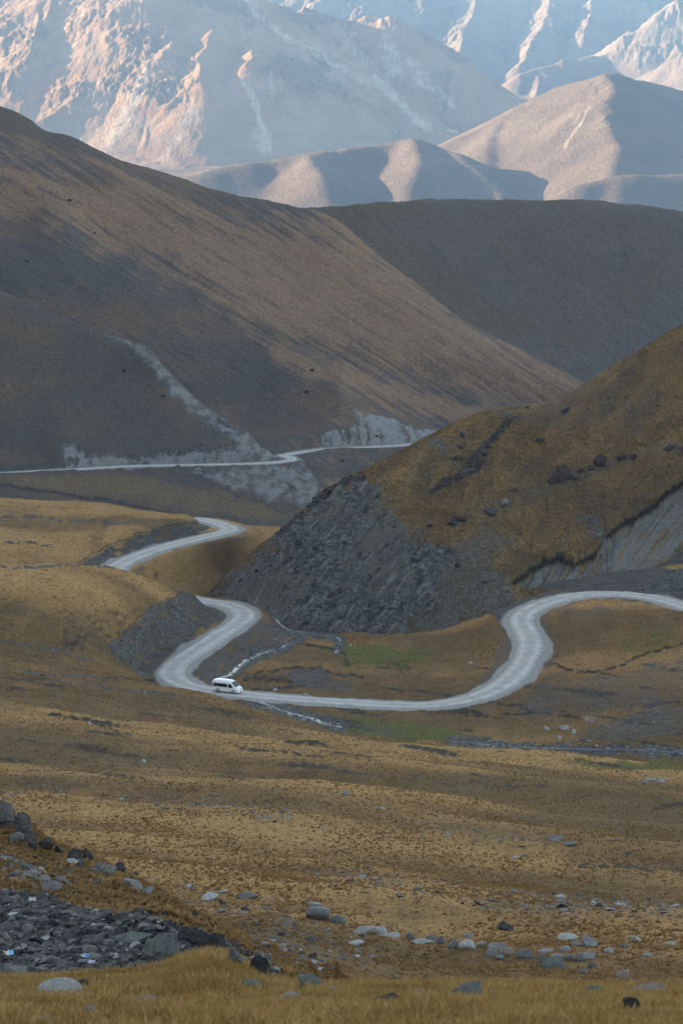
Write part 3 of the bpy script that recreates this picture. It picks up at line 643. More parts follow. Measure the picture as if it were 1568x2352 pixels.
u, v = F_.uv(); fa_, fb = masks(F_)
w = .38 + .25 * fbm(u / 140, v / 60, 82, 4) + .6 * linemask(u, v, [(760,483),(860,476),(950,478)], 12, 12, 4, 53, 60) + .4 * polymask(u, v, [(760,490),(1000,620),(1200,760),(1100,760),(900,620)], 40, 20, 54, 80)
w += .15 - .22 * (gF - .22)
put(fb, 0, np.clip(w, 0, 1)); put(fa_, 1, .4 * sstep(.1, .7, fbm(u / 60, v / 40, 83, 4)) * sstep(1250, 1500, u) * sstep(560, 700, v))
put(fa_, 1, .3 * polymask(u, v, [(1370,770),(1420,765),(1450,800),(1400,800)], 8, 14, 55, 20) + 0)
F_.cols = {'mask_a': fa_, 'mask_b': fb}

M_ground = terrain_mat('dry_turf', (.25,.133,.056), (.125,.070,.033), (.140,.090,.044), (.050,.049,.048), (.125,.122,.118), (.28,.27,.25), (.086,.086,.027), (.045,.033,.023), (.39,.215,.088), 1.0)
M_right = terrain_mat('right_hill_turf', (.215,.128,.057), (.130,.084,.043), (.090,.070,.045), (.054,.056,.053), (.125,.127,.119), (.150,.147,.138), (.06,.065,.03), (.022,.018,.014), (.25,.148,.062), 1.2, (1, 1, .5))
M_left = terrain_mat('far_scrub', (.140,.094,.064), (.112,.084,.064), (.080,.074,.067), (.07,.07,.07), (.14,.14,.14), (.18,.18,.175), (.06,.07,.03), (.03,.025,.02), (.18,.115,.066), 1.8, (1, .5, 1))
M_mid = terrain_mat('hill_scrub', (.150,.100,.070), (.120,.089,.069), (.084,.078,.072), (.07,.07,.07), (.14,.14,.14), (.20,.205,.205), (.085,.085,.04), (.03,.025,.02), (.225,.142,.094), 2.2, (1, .5, 1))
M_back = terrain_mat('back_hill_scrub', (.120,.092,.072), (.102,.086,.073), (.088,.083,.079), (.10,.10,.10), (.18,.18,.18), (.14,.14,.145), (.075,.08,.035), (.03,.025,.02), (.11,.08,.052), 3.0, (1, .5, 1))
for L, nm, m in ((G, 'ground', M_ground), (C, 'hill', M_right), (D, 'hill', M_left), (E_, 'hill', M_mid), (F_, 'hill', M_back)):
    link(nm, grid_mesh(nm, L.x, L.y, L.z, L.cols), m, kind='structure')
SKIRT = []
for ua, ub in ((-4200, -224), (1790, 5800)):          # the same ground carried on to either side
    S = Layer(GROUND, 3, 900, u0=ua, u1=ub, du=9, step=6.0, minrel=.004)
    SKIRT.append(S)
    ground_relief(S); S.z -= .04; sa, sb = masks(S); _, vS = S.uv(); fS = sstep(90, 150, S.y) * (1 - sstep(385, 450, S.y))
    put(sb, 0, np.clip(.38 + .9 * fS * fbm((S.x * .5 + S.y) / 40, (S.x - .5 * S.y) / 90, 5, 3) + .75 * fbm((S.x * .4 + S.y) / 38, (S.x - .4 * S.y) / 150, 63, 3) + .3 * sstep(1480, 1300, vS), 0, 1) * (S.y > 50))  # same painted fold light and shade in the turf tone
    put(sa, 3, .55 * sstep(.25, .6, fbm(S.x / 22, S.y / 9, 62, 4)) * (S.y > 90))
    put(sa, 2, .35 * sstep(.1, .5, fbm(S.x / 35, S.y / 25, 60, 3)) * (S.y > 150) * (S.y < 440))
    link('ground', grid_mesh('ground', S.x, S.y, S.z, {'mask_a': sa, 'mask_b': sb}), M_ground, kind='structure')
print('verts', [L.x.size for L in (G, C, D, E_, F_)])

# --- road ribbons
def ribbon(name, c, half, mat, nacross=9, crown=.05, edge=.5):
    t = np.gradient(c[:, :2], axis=0); t /= np.linalg.norm(t, axis=1)[:, None]
    nrm = np.stack([-t[:, 1], t[:, 0]], 1)
    s = np.concatenate([[0], np.cumsum(np.linalg.norm(np.diff(c[:, :2], axis=0), axis=1))])
    k = np.linspace(-1, 1, nacross)
    wv = half * (1 + .10 * fbm(s / 7, s * 0 + 3, 90, 3))[:, None] + .6 * fbm(s[:, None] / 19 + 0 * k, 5 * np.sign(k)[None, :] + 0 * s[:, None], 91, 2)
    x = c[:, 0:1] + nrm[:, 0:1] * k * wv; y = c[:, 1:2] + nrm[:, 1:2] * k * wv
    z = c[:, 2:3] + crown * (1 - k**2)[None, :] - edge * (np.abs(k) > .99)[None, :] + .03 * fbm(x / 1.5, y / 1.5, 92, 2)
    col = np.zeros(x.shape + (4,), np.float32); col[..., 0] = .5 + .5 * k[None, :]; col[..., 1] = (s / 40)[:, None] % 1.0
    return link(name, grid_mesh(name, x, y, z, {'across': col}), mat, kind='structure')
def road_mat():
    N = Nodes('gravel_road', .95, .15)
    a, _, _, _ = N.attr('across')
    lo = N.noise(.12, 4, .6); fi = N.noise(2.2, 6, .75)
    w = N.math('MULTIPLY_ADD', lo, .12, N.math('SUBTRACT', a, .06))
    tr = N.ramp(w, [(.0, .0), (.14, .25), (.27, .95), (.38, .45), (.5, .2), (.62, .45), (.73, 1.0), (.86, .3), (1, .0)])
    base = N.ramp(fi, [(.3, (.20,.19,.175)), (.5, (.32,.305,.285)), (.7, (.44,.42,.39))])
    c = N.mix(N.math('MULTIPLY', tr, .75), base, (.56,.54,.51))
    c = N.mix(N.ramp(N.noise(.5, 5, .7), [(.48, 0.0), (.66, .7)]), c, (.24, .235, .225))
    return N.out(c, N.bump(fi, .4, .15))
M_road = road_mat()
ribbon('road', road_c, 2.85, M_road, 11)
ribbon('road', far_c, 2.7, M_road, 7)

# ------------------------------------------------------------------ big base, unseen ridge added to shade the valley
def base():
    n = 60
    xs = np.linspace(-14000, 14000, n); ys = np.linspace(-3000, 15000, n)
    x, y = np.meshgrid(xs, ys); z = -345 + 12 * fbm(x / 900, y / 900, 95, 3)
    return link('terrain', grid_mesh('terrain', x, y, z, {'mask_a': np.zeros(x.shape + (4,)), 'mask_b': np.zeros(x.shape + (4,))}), M_back, kind='structure')
base()
def added_shade_ridge():
    ys = np.linspace(-900, 3600, 150); xs = np.linspace(-1900, -330, 80)
    x, y = np.meshgrid(xs, ys)
    cx = -1050 + 120 * fbm(y / 700, y * 0 + 1, 96, 2)
    h = 345 + 40 * fbm(y / 400, y * 0 + 7, 97, 3) - 420 * sstep(3100, 3600, y) - 380 * (1 - sstep(-900, -500, y))
    z = h - np.abs(x - cx) * .62 + 22 * fbm(x / 120, y / 120, 98, 4, ridged=True)
    z = np.maximum(z, -340 + 0 * z)
    return link('mountain', grid_mesh('mountain', x, y, z, {'mask_a': np.zeros(x.shape + (4,)), 'mask_b': np.zeros(x.shape + (4,))}), M_back, kind='structure')  # not part of the range: out of view, added to block the sun
added_shade_ridge()

# ------------------------------------------------------------------ the sunlit range behind
class Range: pass
def mountain(ridges, d0, d1, dr, base, k, spur, seed, crag_amp, soft=2, u0=-120, u1=1690, du=2.3):
    L = Range()
    us = np.arange(u0, u1, du); a = (us - W / 2) / F / cP
    rows = np.arange(d0, d1, dr)
    x = rows[:, None] * a[None, :]; y = np.repeat(rows[:, None], len(a), 1)
    wx = x + 20 * fbm(x / 190, y / 190, seed, 4); wy = y + 20 * fbm(x / 190, y / 190, seed + 5, 4)
    zb = base(x, y); z = zb.copy()
    rr = np.random.default_rng(seed)
    segs = []
    for pts in ridges:
        P = np.array([np.array([float(ray(u, v)[0]) * d, d, float(ray(u, v)[1]) * d]) for u, v, d in pts])
        c = spline(P, 26)
        c[:, 2] += 9 * fbm(c[:, 0] / 60, c[:, 1] / 60, seed + 9, 3)
        for i in range(len(c) - 1): segs.append((c[i], c[i + 1], k))
        t = np.gradient(c, axis=0)
        if spur is None: continue
        s = rr.uniform(2, 5)
        while s < len(c) - 2:
            i = int(s); p = c[i]; tt = t[i, :2] / (np.linalg.norm(t[i, :2]) + 1e-9); down = -1 if t[i, 2] > 0 else 1
            for side in (-1, 1):
                if rr.random() < .25: continue
                n = np.array([-tt[1], tt[0]]) * side
                dirn = n + tt * down * rr.uniform(.1, .9); dirn /= np.linalg.norm(dirn)
                q = p.copy(); q[2] -= rr.uniform(2, 12); ln = rr.uniform(*spur); sl = k * rr.uniform(.62, .86)
                m = max(3, int(ln / 45)); pr = q
                for jj in range(m):
                    ang = rr.normal(0, .16); ca, sa = math.cos(ang), math.sin(ang)
                    dirn = np.array([dirn[0]*ca - dirn[1]*sa, dirn[0]*sa + dirn[1]*ca])
                    st = ln / m; nx = pr + np.array([dirn[0]*st, dirn[1]*st, -sl*st*rr.uniform(.75, 1.2)])
                    segs.append((pr, nx, k * 1.06))
                    if jj and rr.random() < .8:
                        sd_ = rr.choice([-1, 1]); n2 = np.array([-dirn[1], dirn[0]]) * sd_ + dirn * rr.uniform(.3, .9); n2 /= np.linalg.norm(n2)
                        l2 = rr.uniform(.25, .5) * ln; p2 = nx - np.array([0, 0, 3.0]); segs.append((p2, p2 + np.array([n2[0]*l2, n2[1]*l2, -k*.85*l2]), k * 1.15))
                    pr = nx
            s += rr.uniform(3.0, 7.5)
    zmin = zb.min()
    for p, q, kk in segs:
        reach = (max(p[2], q[2]) - zmin) / kk + 40
        r0 = np.searchsorted(rows, min(p[1], q[1]) - reach); r1 = np.searchsorted(rows, max(p[1], q[1]) + reach)
        if r1 - r0 < 2: continue
        am = (min(p[0], q[0]) - reach) / max(rows[r0], 1), (max(p[0], q[0]) + reach) / rows[r0]
        am = min(am[0], (min(p[0], q[0]) - reach) / rows[r1 - 1]), max(am[1], (max(p[0], q[0]) + reach) / rows[r1 - 1])
        c0 = max(0, np.searchsorted(a, am[0])); c1 = np.searchsorted(a, am[1])
        if c1 - c0 < 2: continue
        X = wx[r0:r1, c0:c1] - p[0]; Y = wy[r0:r1, c0:c1] - p[1]
        e = q - p; t = np.clip((X * e[0] + Y * e[1]) / (e[0]**2 + e[1]**2 + 1e-9), 0, 1)
        h = p[2] + t * e[2] - kk * np.sqrt((X - t * e[0])**2 + (Y - t * e[1])**2)
        sub = z[r0:r1, c0:c1]; np.maximum(sub, h, out=sub)
    up = z - zb
    w = 26.0
    z = zb + np.where(up > 0, np.sqrt(up**2 + w * up * .0 + 1e-6), 0)
    hi = sstep(15, 160, up)
    # soften the feet into talus
    for _ in range(soft):
        zs = z.copy(); zs[1:-1, 1:-1] = (z[:-2, 1:-1] + z[2:, 1:-1] + z[1:-1, :-2] + z[1:-1, 2:]) / 4
        z = zs * (1 - .55 * hi) + z * .55 * hi
    rock = np.clip(sstep(.0, .45, fbm(x / 210, y / 210, seed + 20, 4) + .55 * (hi - .55)), 0, 1)
    z = z + hi * (.2 + .8 * rock) * crag_amp * (.45 * fbm(x / 120, y / 120, seed + 30, 5, .55, ridged=True) + .5 * hi * fbm(x / 55, y / 55, seed + 34, 5, .6, ridged=True)) + hi * rock * crag_amp * .7 * fbm(x / 38, y / 38, seed + 33, 4, .6, ridged=True) + crag_amp * .09 * fbm(x / 22, y / 22, seed + 31, 3)
    lap = np.zeros_like(z)
    b = z.copy()
    for _ in range(4):
        b[1:-1, 1:-1] = (b[:-2, 1:-1] + b[2:, 1:-1] + b[1:-1, :-2] + b[1:-1, 2:]) / 4
    z = z - .45 * crag_amp * hi * np.clip(gullies(x, y, z, 2.0, 904, 2) - .15, 0, 1)
    L.x, L.y, L.z, L.hollow, L.rock, L.up, L.a, L.rows = x, y, z, b - z, rock, up, a, rows
    return L

def mount_mat(name, base1, base2, pale, rock, red, f=1.0):
    N = Nodes(name, .95, .05)
    big = N.noise(.006 / f, 5, .6); mid = N.noise(.03 / f, 5, .65); fi = N.noise(.12 / f, 5, .7)
    sc, pa, rd, _ = N.attr('mask_a')
    c = N.mix(N.ramp(big, [(.38, 0.0), (.62, 1.0)]), base1, base2)
    c = N.mix(N.thresh(rd, mid, .8, .35, .75), c, red)
    c = N.mix(N.thresh(sc, fi, 1.1, .38, .72), c, N.ramp(fi, [(.3, tuple(k * .6 for k in rock)), (.7, tuple(k * 1.35 for k in rock))]))
    c = N.mix(N.thresh(pa, mid, .7, .3, .75), c, pale)
    c = N.mix(1, c, N.ramp(N.math('MULTIPLY_ADD', fi, .6, N.math('MULTIPLY', mid, .4)), [(.36, .85), (.64, 1.12)]), 'MULTIPLY')
    return N.out(c, N.bump(N.math('ADD', fi, N.math('MULTIPLY', mid, 1.5)), .5, 6 * f))
def mcols(L, chutes, reds, palek=1.0, rockk=1.0):
    u, v = proj(L.x, L.y, L.z)
    a = np.zeros(L.x.shape + (4,), np.float32)
    hol = sstep(.4, 3.2, L.hollow); ac = gullies(L.x, L.y, L.z, 2.0, 905, 2); hol = np.maximum(hol * .5, sstep(.25, .75, ac))
    a[..., 0] = np.clip(L.rock * sstep(20, 150, L.up) * .55 * rockk, 0, 1)
    a[..., 1] = np.clip((.22 + .42 * hol * sstep(5, 60, L.up)) * palek, 0, 1)
    wob = np.clip(.78 + .5 * fbm(u / 5, v / 34, 132, 4), 0, 1)
    for ln, w, kx in chutes: a[..., 1] = np.maximum(a[..., 1], kx * wob * linemask(u, v, ln, w, w * .98, 20, 130, 60))
    for ln, w, kx in reds: a[..., 2] = np.maximum(a[..., 2], kx * polymask(u, v, ln, w, 14, 131, 40))
    a[..., 0] *= 1 - .8 * np.clip(a[..., 1] - .5, 0, 1) * 2
    return {'mask_a': a, 'mask_b': np.zeros_like(a)}

FRONT = [
 [(330,440,5600),(420,401,5650),(520,373,5700),(640,354,5750),(700,346,5770),(784,335,5800),(880,325,5850),(950,312,5880),(985,324,5850),(1050,345,5790),(1110,395,5690),(1150,440,5600)],
 [(950,312,5880),(958,345,5760),(950,400,5620),(935,470,5440)],
 [(700,346,5770),(735,390,5610),(750,450,5480)],
 [(960,352,6100),(1010,331,6150),(1080,300,6200),(1150,270,6250),(1200,241,6280),(1270,206,6300),(1300,192,6300),(1350,178,6280),(1390,163,6250),(1430,172,6300),(1500,190,6400),(1568,205,6500),(1720,240,6600)],
 [(1390,163,6250),(1405,200,6120),(1398,240,6010),(1390,275,5915),(1412,322,5790),(1418,352,5700),(1408,400,5580),(1398,470,5400)],
 [(1270,206,6300),(1262,260,6110),(1235,330,5960),(1215,420,5750)],
 [(1150,270,6250),(1130,320,6070),(1110,380,5900)],
 [(1500,190,6400),(1515,260,6150),(1500,330,5900)],
 [(1250,452,5300),(1290,438,5320),(1350,410,5350),(1430,391,5400),(1500,390,5420),(1568,391,5450),(1720,400,5500)],
 [(1430,391,5400),(1410,430,5320),(1400,480,5230)],
]
MIDR = [
 [(330,-60,8300),(310,0,8250),(235,55,8150),(185,115,8050),(165,165,7960),(145,200,7900),(100,240,7830),(40,295,7750)],
 [(310,-20,8270),(150,-70,8500),(0,-90,8600),(-160,-70,8700)],
 [(430,-80,8400),(410,0,8300),(400,70,8200),(392,110,7960),(345,155,7880),(352,200,7800),(330,260,7700),(300,335,7600)],
 [(430,-80,8400),(545,-25,8350),(640,65,8250),(740,125,8150),(784,142,8120),(850,185,8050),(905,210,8000),(950,250,7930),(1000,295,7850),(1050,332,7780)],
 [(590,30,8280),(580,90,8060),(572,140,7900),(548,195,7800),(560,240,7720)],
 [(470,-40,8360),(480,60,8120),(465,150,7860),(460,192,7760),(478,228,7700),(492,300,7600),(482,365,7480)],
 [(690,100,8150),(650,190,7930),(640,250,7800),(655,320,7660)],
 [(740,125,8140),(790,200,7960),(830,260,7830),(850,320,7700)],
 [(235,55,8140),(262,140,7960),(250,220,7820),(232,300,7700)],
 [(100,-20,8400),(80,80,8120),(50,160,7960),(-10,230,7840)],
 [(700,20,8700),(784,49,8700),(850,42,8700),(900,46,8680),(950,70,8650),(1010,110,8600),(1080,160,8550),(1140,205,8500),(1200,233,8450),(1270,262,8400)],
 [(880,45,8680),(905,110,8530),(935,170,8410),(952,205,8330)],
]
BACKR = [
 [(500,-60,10600),(650,-110,10500),(800,-60,10300),(1000,-90,10500),(1200,-110,10500),(1400,-90,10500),(1568,-70,10500),(1720,-60,10500)],
 [(800,-60,10300),(820,0,10150),(830,30,10050)],
 [(1100,-100,10500),(1090,0,10150),(1060,90,9850),(1040,150,9650)],
 [(1240,-105,10500),(1260,0,10150),(1230,90,9850),(1190,150,9650)],
 [(1380,-90,10500),(1360,20,10100),(1340,90,9850)],
 [(1720,-40,9550),(1568,2,9500),(1512,36,9450),(1490,64,9430),(1440,82,9400),(1400,120,9350),(1330,132,9300),(1270,147,9250),(1190,165,9200)],
 [(1720,100,8850),(1568,132,8900),(1500,160,8930),(1440,190,8960)],
]
MF = mountain(FRONT, 5000, 6900, 5, lambda x, y: -298 + (y - 5200) * .012 + 10 * fbm(x / 260, y / 260, 241, 4), .50, None, 201, 3.0, 60)
MM = mountain(MIDR, 7200, 9000, 5.5, lambda x, y: -262 - 70 * (1 - sstep(7150, 7650, y)) + 120 * sstep(8000, 8900, y) + 16 * fbm(x / 230, y / 230, 240, 4), .64, (120, 380), 202, 13)
MB = mountain(BACKR, 8700, 11000, 8, lambda x, y: -160 + (y - 8700) * .05 + 0 * x, .70, (150, 420), 203, 18)
chut = [([(560,195),(590,240),(600,290),(600,320)], 9, .85), ([(600,315),(612,345)], 22, .8), ([(560,0),(640,68),(740,128),(850,188),(900,206)], 15, .7), ([(850,185),(905,220),(950,262),(985,295)], 15, .85), ([(890,110),(900,160)], 36, .75),
        ([(340,160),(310,220),(280,290),(250,350)], 18, .75), ([(240,240),(215,310)], 10, .6), ([(450,230),(420,300),(370,370)], 14, .65), ([(620,170),(618,250)], 10, .6), ([(940,140),(975,190),(1040,235)], 16, .75), ([(790,60),(800,110),(840,150)], 22, .6), ([(1010,292),(1050,306)], 5, .8)]
redp = [([(430,190),(480,195),(510,240),(470,270),(420,250)], 10, .6), ([(530,140),(600,130),(610,190),(550,215),(525,190)], 10, .5), ([(0,230),(180,120),(200,180),(120,260),(20,280)], 18, .6), ([(300,230),(380,220),(440,300),(330,340)], 20, .5)]
MM.cols = mcols(MM, chut, redp)
MF.cols = mcols(MF, [([(1360,250),(1320,300),(1290,345)], 5, .9), ([(1345,240),(1300,310)], 3, .7), ([(400,405),(520,372),(640,352),(780,334)], 5, .6)], [], .8, .35)
MB.cols = mcols(MB, [], [], .9, 1)
M_m1 = mount_mat('sunlit_rock', (.26,.172,.128), (.31,.222,.172), (.38,.325,.285), (.12,.09,.082), (.30,.175,.12))
M_m2 = mount_mat('grassy_mountain', (.118,.096,.086), (.148,.122,.108), (.23,.20,.185), (.13,.10,.08), (.3,.2,.14))
M_m3 = mount_mat('far_rock', (.19,.15,.135), (.225,.185,.165), (.34,.31,.29), (.12,.095,.088), (.3,.2,.15))
for L, m in ((MF, M_m2), (MM, M_m1), (MB, M_m3)):
    link('mountain', grid_mesh('mountain', L.x, L.y, L.z, L.cols), m, kind='structure')
print('mverts', [L.x.size for L in (MF, MM, MB)])

# ================================================================== things
ALL = [G, C, D, E_, F_]
def place(u, v, layers=None):
    h = first_hit(u, v, layers or ALL)
    return (h[0], h[1]) if h else (None, None)

# ---------------------------------------------------------------- rocks
import bmesh
def ico(sub):
    bm = bmesh.new(); bmesh.ops.create_icosphere(bm, subdivisions=sub, radius=1)
    v = np.array([w.co[:] for w in bm.verts]); f = np.array([[w.index for w in p.verts] for p in bm.faces]); bm.free()
    return v, f
ICO = {s: ico(s) for s in (1, 2, 3, 4)}
def noise3(p, wl, seed, octv=4, ridged=False):
    return (fbm(p[:, 0] / wl + 7, p[:, 1] / wl, seed, octv, ridged=ridged) + fbm(p[:, 1] / wl, p[:, 2] / wl + 3, seed + 1, octv, ridged=ridged) + fbm(p[:, 2] / wl + 5, p[:, 0] / wl, seed + 2, octv, ridged=ridged)) / 3
def rock_verts(sub, seed, angular=1.0, cuts=9):
    """unit stone: a noisy ball with flat broken faces"""
    r = np.random.default_rng(seed); v, f = ICO[sub]; v = v.copy()
    v *= (1 + .22 * noise3(v, 1.1, seed, 3))[:, None]
    for k in range(cuts):
        n = r.normal(size=3); n /= np.linalg.norm(n); d = r.uniform(.38, .72) + max(0, 1 - angular) * .3
        s = v @ n; m = s > d
        v[m] -= ((s[m] - d) * min(1, .5 + .49 * angular))[:, None] * n
    if angular > 1.2:
        dr = v / np.linalg.norm(v, axis=1)[:, None]
        v += dr * (.42 * noise3(v, .75, seed + 5, 4, True) + .16 * noise3(v, .3, seed + 6, 3, True))[:, None]
        st = .34; lv = v[:, 2] / st; v[:, 2] = st * (np.floor(lv) + sstep(.25, .75, lv - np.floor(lv)))
    if sub >= 3:
        v += (v / np.linalg.norm(v, axis=1)[:, None]) * (.05 * noise3(v, .42, seed + 9, 4, True) + .02 * noise3(v, .13, seed + 19, 3))[:, None]
    v /= np.abs(v).max(0)
    return v, f
def rock_mat(name, a, b, spot, spotk=.5, red=None):
    N = Nodes(name, .9, .15)
    oi = N.n('ShaderNodeObjectInfo').outputs['Random']
    mid = N.noise(1.6, 5, .65); fi = N.noise(9, 5, .7)
    c = N.mix(N.ramp(mid, [(.35, 0.0), (.65, 1.0)]), a, b)
    c = N.mix(N.ramp(N.noise(4.2, 6, .7), [(.55 - .1 * spotk, 0.0), (.66, spotk)]), c, spot)
    if red: c = N.mix(N.ramp(N.noise(2.3, 5, .65), [(.52, 0.0), (.62, .8)]), c, red)
    c = N.mix(1, c, N.ramp(fi, [(.3, .62), (.7, 1.35)]), 'MULTIPLY')
    c = N.mix(1, c, N.ramp(oi, [(0, .78), (1, 1.2)]), 'MULTIPLY')
    return N.out(c, N.bump(N.math('ADD', fi, mid), .6, .12))
RM = {
 'grey': rock_mat('grey_stone', (.125,.123,.12), (.19,.187,.18), (.30,.30,.29), .5),
 'pale': rock_mat('pale_stone', (.24,.24,.235), (.33,.325,.31), (.46,.46,.44), .7),
 'dark': rock_mat('dark_stone', (.030,.030,.033), (.065,.063,.065), (.13,.13,.12), .3),
 'green': rock_mat('green_grey_stone', (.085,.095,.088), (.135,.15,.14), (.24,.25,.22), .4),
 'pink': rock_mat('pinkish_stone', (.20,.155,.135), (.27,.215,.19), (.34,.30,.27), .4),
 'rust': rock_mat('rust_streaked_rock', (.060,.058,.060), (.12,.12,.122), (.22,.22,.21), .4, (.11,.045,.030)),
 'brown': rock_mat('dark_brown_rock', (.040,.028,.024), (.075,.055,.048), (.10,.085,.08), .3),
}
_rv = {}
def rock_mesh(sub, kind, shape, mat):
    key = (sub, kind, shape, mat)
    if key not in _rv:
        ang = {'angular': 1.0, 'round': .15, 'slab': .9, 'block': 1.0, 'crag': 1.3}[shape]
        v, f = rock_verts(sub, 300 + kind * 7 + len(shape), ang, 6 if shape == 'round' else 13)
        me = poly_mesh('stone', v, f, smooth=sub >= 3)
        if sub >= 3:
            try: me.set_sharp_from_angle(angle=R(38))
            except Exception: pass
        me.materials.append(RM[mat]); _rv[key] = me
    return _rv[key]
def boulder(u, v, w, h, mat, shape, label, group=None, seed=0, name='boulder', depth=.8, sub=4, rot=None, tilt=.12, layers=None, sink=.30):
    """(u, v) = middle of its foot line, w x h its size in picture units"""
    p, L = place(u, v, layers)
    s = p[1] / F
    r = np.random.default_rng(int(u * 13 + v * 7 + seed))
    sx, sz = w * s / 2 / .95, h * s / (1.0 - sink) / .95 / 2 * 1.1
    o = link(name, rock_mesh(sub, int(r.integers(0, 9)), shape, mat), label=label, cat='rock', group=group)
    y = p[1] + sx * depth * .5
    zz = float(L.height(p[0] * y / p[1], y)) if L in (G, C) else p[2]
    o.location = (p[0], p[1] + sx * depth * .35, min(p[2], p[2] * .5 + zz * .5) + sz * (.78 - 2 * sink))
    o.rotation_euler = (r.normal(0, tilt), r.normal(0, tilt), rot if rot is not None else r.normal(0, .5))
    o.scale = (sx, sx * depth, sz)
    return o
FG = 'boulders in the foreground grass'
for a in [
 (135,2292,108,44,'pale','round','large pale boulder blotched with white lichen, half sunk in foreground grass'),
 (280,2312,56,34,'green','angular','dark green-grey pointed stone with a flat top, in the near grass'),
 (338,2312,50,28,'grey','round','rounded two-tone grey stone beside the dark green-grey pointed stone'),
 (402,2312,40,16,'grey','round','smooth flat oval blue-grey stone alone in the foreground grass'),
 (205,2342,54,36,'pink','angular','lumpy reddish-grey stone below the dark pointed stone at lower left'),
 (100,2356,46,26,'pale','round','pale round stone cut by the bottom edge at lower left'),
 (258,2299,22,14,'pink','round','small pale pink pebble-like stone above the dark pointed stone'),
 (190,2268,36,20,'brown','angular','dark brown angular stone behind the large lichen-blotched boulder'),
 (577,2275,64,36,'green','block','grey-green block of rock at the foot of the grassy hump'),
 (706,2275,76,34,'green','angular','long grey-green boulder with a sloping face on the grass brow'),
 (667,2304,72,34,'pink','block','pinkish-brown boulder with a dark shadowed end on the near grass'),
 (600,2336,96,26,'brown','slab','flat black-brown slab of rock lying low in the near grass'),
 (762,2279,26,14,'pale','round','small pale stone right of the long grey-green boulder'),
 (1448,2328,44,40,'dark','block','dark square-cut stone standing upright in the near grass'),
 (1378,2326,52,18,'grey','slab','flat light grey stone left of the dark upright stone'),
 (1068,2300,102,30,'grey','slab','long rough grey rock with grass along its edges, in the near grass'),
 (890,2314,84,34,'brown','angular','broken brown-grey rock overgrown with grass, left of the long rough rock'),
 (1362,2286,54,22,'green','round','dark green-grey hump of rock on the far edge of the near grass'),
 (1480,2284,110,12,'pink','slab','long low pinkish slab along the far edge of the near grass'),
 (1526,2350,66,24,'grey','slab','flat grey rock at the lower right corner of the picture'),
 (1295,2358,40,24,'dark','round','dark stone cut by the bottom edge, below the flat light grey stone'),
 (905,2262,50,20,'dark','slab','blackish low rock just behind the near grass brow'),
 (975,2256,26,18,'dark','angular','small dark pointed rock right of the blackish low rock'),
 (720,2205,28,18,'dark','angular','dark brown wedge-shaped stone below the big grey boulder'),
]: boulder(*a, group=FG if a[1] > 2260 else None, sink=.10)
ROW = 'pale boulders in a row across the slope'
